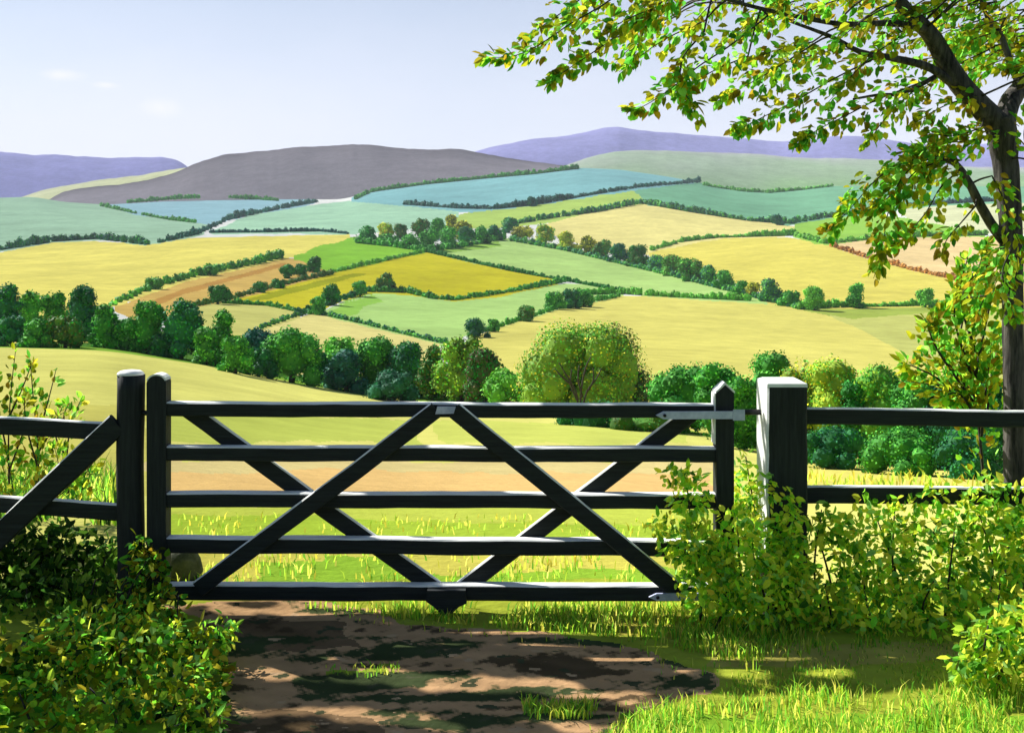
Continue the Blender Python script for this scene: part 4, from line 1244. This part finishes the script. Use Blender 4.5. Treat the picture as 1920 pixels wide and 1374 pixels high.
# the big rounded bush with bare branches
g = ground_pt(1095, 775)[0]
bt = thing('round_bush', 'big rounded yellow-green bush with bare dark branches behind the gate', 'bush', g)
s = g[1] / F
mb = MB()
L = lobed_crown(g, 252 * s, 190 * s, 168 * s, 44)
R = [l for l in L if l[0] > g[0] + 62 * s]
L = [l for l in L if l[0] <= g[0] + 62 * s]
L += [[g[0] + q * s, g[1] - 30 * s, g[2] + 36 * s, 40 * s, 40 * s, 42 * s] for q in (-88, -50, 0, 40)]
R += [[g[0] + 92 * s, g[1] - 20 * s, g[2] + 34 * s, 36 * s, 36 * s, 40 * s]]
foliage(mb, L, 21000, 2.7 * s, [LIM, BRI, OLV, YEL, MIDG, MIDG], core=.70, lobe_var=.14)
foliage(mb, R, 8000, 2.7 * s, [GRY, OLV, DKG, BRN], core=.70, lobe_var=.14)  # darker palette paints shade onto the right-hand lobes
mb.build('crown', M_LEAFSOLID, bt)
for br in ([(1085, 775), (1080, 735), (1060, 700), (1048, 680)], [(1088, 775), (1090, 730), (1098, 690), (1108, 668)], [(1090, 775), (1100, 735), (1118, 710), (1128, 690)],
           [(1082, 750), (1070, 720), (1072, 692)], [(1092, 745), (1084, 710), (1086, 685)], [(1100, 735), (1112, 715), (1112, 690)], [(1070, 720), (1052, 705), (1040, 690)]):
    tm = MB(); tube(tm, spline(px3(br, g[1] - 104 * s), 12), np.linspace(2.0, .9, 12) * s, 6)
    tm.build('branch', M_TWIG, bt)

G2 = 'bushes and trees in the hedge beyond the right fence'
for (lab, u, vt, vb, w, pal, back) in [
    ('dark green bush left of the gate stile head in the near hedge', 1280, 680, 812, 92, [DKG, MIDG], 2),
    ('mid-green bush directly behind the pointed gate stile', 1345, 676, 830, 76, [MIDG, DKG], 3),
    ('small bush between the pointed stile and the square post', 1388, 700, 842, 64, [DKG, MIDG], 0),
    ('tall green tree with a curled crest behind the square post', 1442, 656, 850, 100, [MIDG, DKG], 4),
    ('olive-topped bush just right of the square post', 1505, 664, 866, 78, [OLV, YEL, MIDG], 3),
    ('yellow-green twin-headed tree right of the square post', 1555, 660, 870, 84, [LIM, YEL, MIDG], 3),
    ('small dark bush in the dip of the near hedge', 1605, 708, 868, 58, [DKG], 0),
    ('yellow-green pointed tree at the middle of the right fence', 1652, 680, 874, 82, [LIM, MIDG, DKG], 2),
    ('dark green spiky bush below the young beech', 1722, 700, 876, 86, [DKG, MIDG], 0),
    ('dark bush left of the beech trunk in the near hedge', 1792, 704, 880, 84, [DKG, BLU], 0),
    ('blue-black bush touching the beech trunk', 1858, 708, 884, 84, [BLU, DKG], 0),
    ('dark hedge bush at the right edge behind the trunk', 1945, 700, 886, 100, [DKG, MIDG], 0),
    ('low dark scrub seen under the top rail left of the hinge', 1215, 776, 808, 130, [DKG, OLV], 0),
    ('low dark scrub seen under the top rail at the gate centre right', 1110, 776, 798, 110, [DKG, BLU], 0),
    ('low dark bush between the fence rails close to the square post', 1560, 800, 872, 110, [DKG, BLU], -3),
    ('low bush between the fence rails at mid fence', 1690, 802, 884, 120, [DKG, MIDG], -3),
    ('low bush between the fence rails close to the beech trunk', 1810, 806, 890, 120, [DKG, BLU], -3),
]:
    valley_tree('hedge_bush', 'bush', lab, u, vt, vb, w * (1.3 if vt < 770 else 1.0), pal, G2, 'dome', back, trunk=False)

G3 = 'trees of the small copse'
for (lab, u, vt, vb, w, pal) in [
    ('dark tree at the left end of the small copse', 688, 422, 455, 36, [DKG]),
    ('yellow tree behind the left end of the small copse', 722, 418, 446, 30, [YEL, LIM]),
    ('olive tree in the back rank of the small copse', 752, 419, 448, 30, [OLV, DKG]),
    ('dark round tree at the back middle of the small copse', 790, 410, 448, 32, [DKG, OLV]),
    ('dark tree left of the gold-topped one in the copse', 820, 408, 448, 30, [DKG, MIDG]),
    ('gold-topped tree rising above the small copse', 846, 402, 446, 26, [YEL, OLV]),
    ('olive tree right of the gold-topped one in the copse', 868, 412, 450, 32, [OLV, YEL]),
    ('low dark tree over the left field corner of the copse', 728, 438, 458, 40, [DKG, MIDG]),
    ('dark green tree in the front rank of the copse, left of its middle', 770, 438, 466, 36, [DKG, MIDG]),
    ('broad green tree at the front middle of the copse', 802, 430, 468, 40, [MIDG, DKG]),
    ('green tree in the front rank right of the copse middle', 838, 426, 464, 38, [DKG, MIDG]),
    ('dark green tree in the front rank near the right end of the copse', 872, 424, 460, 36, [DKG, BLU]),
    ('green tree second from the right end of the copse', 902, 424, 456, 32, [DKG, MIDG]),
    ('small green tree at the right end of the copse', 926, 421, 450, 28, [DKG, TEAL]),
    ('dark round tree standing alone just right of the copse', 954, 407, 436, 32, [DKG, BLU]),
]:
    T(lab, u, vt, vb, w, pal, G3)

G4 = 'trees in the sloping row beside the golden fields'
for (lab, u, vt, vb, w, pal) in [
    ('golden round tree at the upper left end of the sloping row', 982, 424, 450, 40, [YEL, OLV]),
    ('golden-green tree second from the upper end of the sloping row', 1021, 420, 457, 36, [YEL, MIDG]),
    ('brightest yellow round tree of the sloping row', 1061, 434, 468, 36, [YEL, YEL, LIM]),
    ('small yellow tree after the brightest yellow one', 1102, 441, 474, 30, [YEL, OLV]),
    ('olive tree fifth from the upper end of the sloping row', 1132, 450, 482, 34, [OLV, DKG]),
    ('dark blue-green tree sixth from the upper end of the sloping row', 1162, 456, 492, 34, [TEAL, DKG]),
    ('dark tree with olive top where two golden fields meet', 1194, 456, 500, 38, [OLV, DKG, DKG]),
    ('low blue-green tree right of the dark olive-topped one', 1228, 477, 506, 34, [TEAL, MIDG]),
    ('round green tree left of the largest tree of the row', 1258, 478, 516, 38, [MIDG, OLV]),
    ('largest round green tree of the sloping row', 1296, 482, 526, 44, [MIDG, DKG, OLV]),
    ('pointed green tree right of the largest of the row', 1331, 496, 534, 30, [MIDG, TEAL]),
    ('round dark green tree in the lower half of the row', 1360, 506, 542, 36, [DKG, MIDG]),
    ('small dark tree before the golden one in the row', 1388, 524, 552, 26, [DKG, MIDG]),
    ('small golden tree in the lower part of the row', 1413, 527, 556, 26, [YEL, OLV]),
    ('tall blue-tinged tree at the lower end of the row', 1444, 521, 566, 42, [MIDG, TEAL]),
    ('small dark tree right of the blue-tinged one', 1480, 544, 574, 38, [DKG, MIDG]),
    ('bright green upright tree on the hedge below the golden field', 1527, 536, 582, 40, [MIDG, BRI]),
    ('solitary upright dark green tree on the hedge at the right', 1605, 530, 577, 32, [DKG, MIDG]),
    ('small green tree on the hedge left of the young beech', 1735, 540, 576, 30, [MIDG, BRI]),
]:
    T(lab, u, vt, vb, w, pal, G4)

G5 = 'single trees in the field hedges'
for (lab, u, vt, vb, w, pal) in [
    ('dark upright tree at the left tip of the bright green field', 592, 480, 510, 26, [DKG]),
    ('lone round tree standing in the olive-gold field', 724, 511, 546, 32, [DKG, OLV]),
    ('tall dark tree at the left corner of the mint green field', 622, 532, 572, 34, [DKG]),
    ('small dark tree left of the tall one at the mint field corner', 595, 555, 590, 30, [DKG, MIDG]),
    ('round tree where the hedge bends under the olive-gold field', 675, 526, 556, 28, [DKG, MIDG]),
    ('dark round tree at the upper end of the ochre strip', 540, 495, 521, 26, [DKG]),
    ('second dark round tree at the upper end of the ochre strip', 565, 494, 519, 26, [DKG]),
    ('dark spreading tree at the lower end of the broken hedge', 408, 534, 570, 40, [DKG]),
    ('small dark tree midway along the broken hedge', 487, 528, 548, 24, [DKG]),
    ('smallest dark tree of the broken hedge', 519, 522, 540, 26, [DKG]),
    ('blue-green tree on the hedge above the yellow-green tree', 895, 595, 632, 38, [TEAL, DKG]),
    ('small tree right of the blue-green one on the same hedge', 926, 597, 622, 24, [MIDG, DKG]),
    ('round dark tree above the big rounded bush to its left', 985, 571, 602, 36, [DKG, OLV]),
    ('left one of the three round trees at the end of the mint field', 1041, 546, 580, 32, [DKG, MIDG]),
    ('middle one of the three round trees at the end of the mint field', 1070, 540, 578, 34, [DKG, BLU]),
    ('right one of the three round trees at the end of the mint field', 1094, 542, 575, 32, [DKG, MIDG]),
    ('bushy tree in the middle of the ochre strip hedge', 290, 520, 542, 34, [MIDG, DKG]),
    ('pair-topped bush high on the ochre strip hedge', 395, 496, 516, 28, [MIDG, DKG]),
    ('small tree on the sea-green field hedge', 1457, 402, 422, 22, [TEAL, DKG]),
    ('small bush tree on the turquoise field hedge', 996, 368, 387, 18, [TEAL, BLU]),
]:
    T(lab, u, vt, vb, w, pal, G5)

make_gate(); make_posts(); make_fences()
make_beech(); make_foreground_plants(); make_grass(); make_shade_tree()

# ------------------------------------------------------------------ air
def make_haze():
    x0, x1, y0, y1, z0, z1 = -9800, 14000, -30, 9600, -70, 640
    V = [[x, y, z] for z in (z0, z1) for y in (y0, y1) for x in (x0, x1)]
    Fc = [[0, 2, 3, 1], [4, 5, 7, 6], [0, 1, 5, 4], [1, 3, 7, 5], [3, 2, 6, 7], [2, 0, 4, 6]]
    m, nt, out = new_mat('thin_blue_air')
    pv = N(nt, 'ShaderNodeVolumePrincipled')
    pv.inputs['Color'].default_value = (.80, .86, 1.0, 1)
    pv.inputs['Density'].default_value = 0.00005
    nt.links.new(pv.outputs['Volume'], out.inputs['Volume'])
    mb = MB(); mb.add(V, Fc)
    o = mb.build('haze', m, kind='stuff')
    o['label'] = 'thin pale air over the far hills'
    o['category'] = 'haze'


HAZE = True
if HAZE:
    make_haze()

# ------------------------------------------------------------------ sky, sun, camera
w = bpy.data.worlds.new('World'); SC.world = w; w.use_nodes = True
nt = w.node_tree; nt.nodes.clear()
out = nt.nodes.new('ShaderNodeOutputWorld')
bg = nt.nodes.new('ShaderNodeBackground')
sky = nt.nodes.new('ShaderNodeTexSky'); sky.sky_type = 'NISHITA'; sky.sun_disc = False
elev = math.asin(SUN[2]); azim = math.atan2(SUN[0], SUN[1])
sky.sun_elevation = elev; sky.sun_rotation = azim
sky.air_density = 1.0; sky.dust_density = 0.6; sky.ozone_density = 1.5
tc = nt.nodes.new('ShaderNodeTexCoord')
mp = nt.nodes.new('ShaderNodeMapping'); mp.inputs['Scale'].default_value = (1.2, 1.2, 3.2)
nt.links.new(tc.outputs['Generated'], mp.inputs['Vector'])
nz = N(nt, 'ShaderNodeTexNoise', Scale=2.2, Detail=5.0, Roughness=0.55)
nt.links.new(mp.outputs['Vector'], nz.inputs['Vector'])
mr = N(nt, 'ShaderNodeMapRange')
mr.inputs['From Min'].default_value = .35
mr.inputs['From Max'].default_value = .62
mr.inputs['To Min'].default_value = .74
mr.inputs['To Max'].default_value = .95
nt.links.new(nz.outputs['Fac'], mr.inputs['Value'])
sep = nt.nodes.new('ShaderNodeSeparateXYZ')
nt.links.new(tc.outputs['Generated'], sep.inputs['Vector'])
fade = N(nt, 'ShaderNodeMapRange')
fade.interpolation_type = 'SMOOTHSTEP'
fade.inputs['From Min'].default_value = .03
fade.inputs['From Max'].default_value = .36
fade.inputs['To Min'].default_value = 1.0
fade.inputs['To Max'].default_value = .06
nt.links.new(sep.outputs['Z'], fade.inputs['Value'])
veil = N(nt, 'ShaderNodeMath', operation='MULTIPLY')
nt.links.new(mr.outputs['Result'], veil.inputs[0])
nt.links.new(fade.outputs['Result'], veil.inputs[1])
mixc = nt.nodes.new('ShaderNodeMix')
mixc.data_type = 'RGBA'
front_veil = N(nt, 'ShaderNodeMapRange')          # veil kept to the sky ahead; unseen sky behind dimmed to deepen shadows
front_veil.interpolation_type = 'SMOOTHSTEP'
front_veil.inputs['From Min'].default_value = -.1
front_veil.inputs['From Max'].default_value = .75
front_veil.inputs['To Min'].default_value = .05
nt.links.new(sep.outputs['Y'], front_veil.inputs['Value'])
both = N(nt, 'ShaderNodeMath', operation='MULTIPLY')
nt.links.new(veil.outputs['Value'], both.inputs[0])
nt.links.new(front_veil.outputs['Result'], both.inputs[1])
nt.links.new(both.outputs['Value'], mixc.inputs['Factor'])
nt.links.new(sky.outputs['Color'], mixc.inputs['A'])
mixc.inputs['B'].default_value = (8.9, 9.0, 10.4, 1)          # thin high veil of cloud
last = mixc
for (cu, cv, ru, rv) in [(298, 202, 34, 17), (116, 141, 36, 10), (200, 160, 22, 6)]:
    d0 = unit(np.array([(cu - CU) / F, 1.0, (CV - cv) / F]))
    sub = N(nt, 'ShaderNodeVectorMath', operation='SUBTRACT')
    nt.links.new(tc.outputs['Generated'], sub.inputs[0])
    sub.inputs[1].default_value = [float(q) for q in d0]
    scl = N(nt, 'ShaderNodeVectorMath', operation='MULTIPLY')
    nt.links.new(sub.outputs['Vector'], scl.inputs[0])
    scl.inputs[1].default_value = (F / ru, F / ru, F / rv)
    wob = N(nt, 'ShaderNodeTexNoise', Scale=60.0, Detail=4.0)
    nt.links.new(tc.outputs['Generated'], wob.inputs['Vector'])
    ln = N(nt, 'ShaderNodeVectorMath', operation='LENGTH')
    nt.links.new(scl.outputs['Vector'], ln.inputs[0])
    ad = N(nt, 'ShaderNodeMath', operation='ADD')
    nt.links.new(ln.outputs['Value'], ad.inputs[0])
    nt.links.new(wob.outputs['Fac'], ad.inputs[1])
    cm = N(nt, 'ShaderNodeMapRange')
    cm.inputs['From Min'].default_value = 1.7
    cm.inputs['From Max'].default_value = .6
    cm.inputs['To Max'].default_value = .75
    nt.links.new(ad.outputs['Value'], cm.inputs['Value'])
    mx = nt.nodes.new('ShaderNodeMix')
    mx.data_type = 'RGBA'
    nt.links.new(cm.outputs['Result'], mx.inputs['Factor'])
    nt.links.new(last.outputs['Result'], mx.inputs['A'])
    mx.inputs['B'].default_value = (9.8, 9.7, 9.5, 1)
    last = mx
nt.links.new(last.outputs['Result'], bg.inputs['Color'])
bg.inputs['Strength'].default_value = 0.05
nt.links.new(bg.outputs['Background'], out.inputs['Surface'])

ld = bpy.data.lights.new('sun', 'SUN')
ld.energy = 4.9
ld.angle = 0.0062
ld.color = (1.0, .98, .92)
lo = bpy.data.objects.new('sun', ld); COL.objects.link(lo)
lo.rotation_euler = Vector([float(x) for x in SUN]).to_track_quat('Z', 'Y').to_euler()
lo.location = (-20, 15, 40)

cd = bpy.data.cameras.new('camera'); cam = bpy.data.objects.new('camera', cd); COL.objects.link(cam)
cd.sensor_width = 36; cd.lens = 36 * F / 1920
cd.shift_y = -(687 - CV) / 1920
cam.location = (0, 0, EYE); cam.rotation_euler = (math.radians(90), 0, 0)
cd.clip_start = .1; cd.clip_end = 30000
SC.camera = cam

for o in bpy.data.objects:
    if '_loc' in o:
        del o['_loc']

SC.view_settings.view_transform = 'Standard'; SC.view_settings.look = 'None'
SC.view_settings.exposure = 1.1
SC.view_settings.gamma = 1.0
SC.render.engine = 'CYCLES'
SC.cycles.use_denoising = True
SC.cycles.max_bounces = 5; SC.cycles.diffuse_bounces = 3; SC.cycles.glossy_bounces = 2; SC.cycles.transmission_bounces = 3
SC.cycles.transparent_max_bounces = 4; SC.cycles.volume_bounces = 0
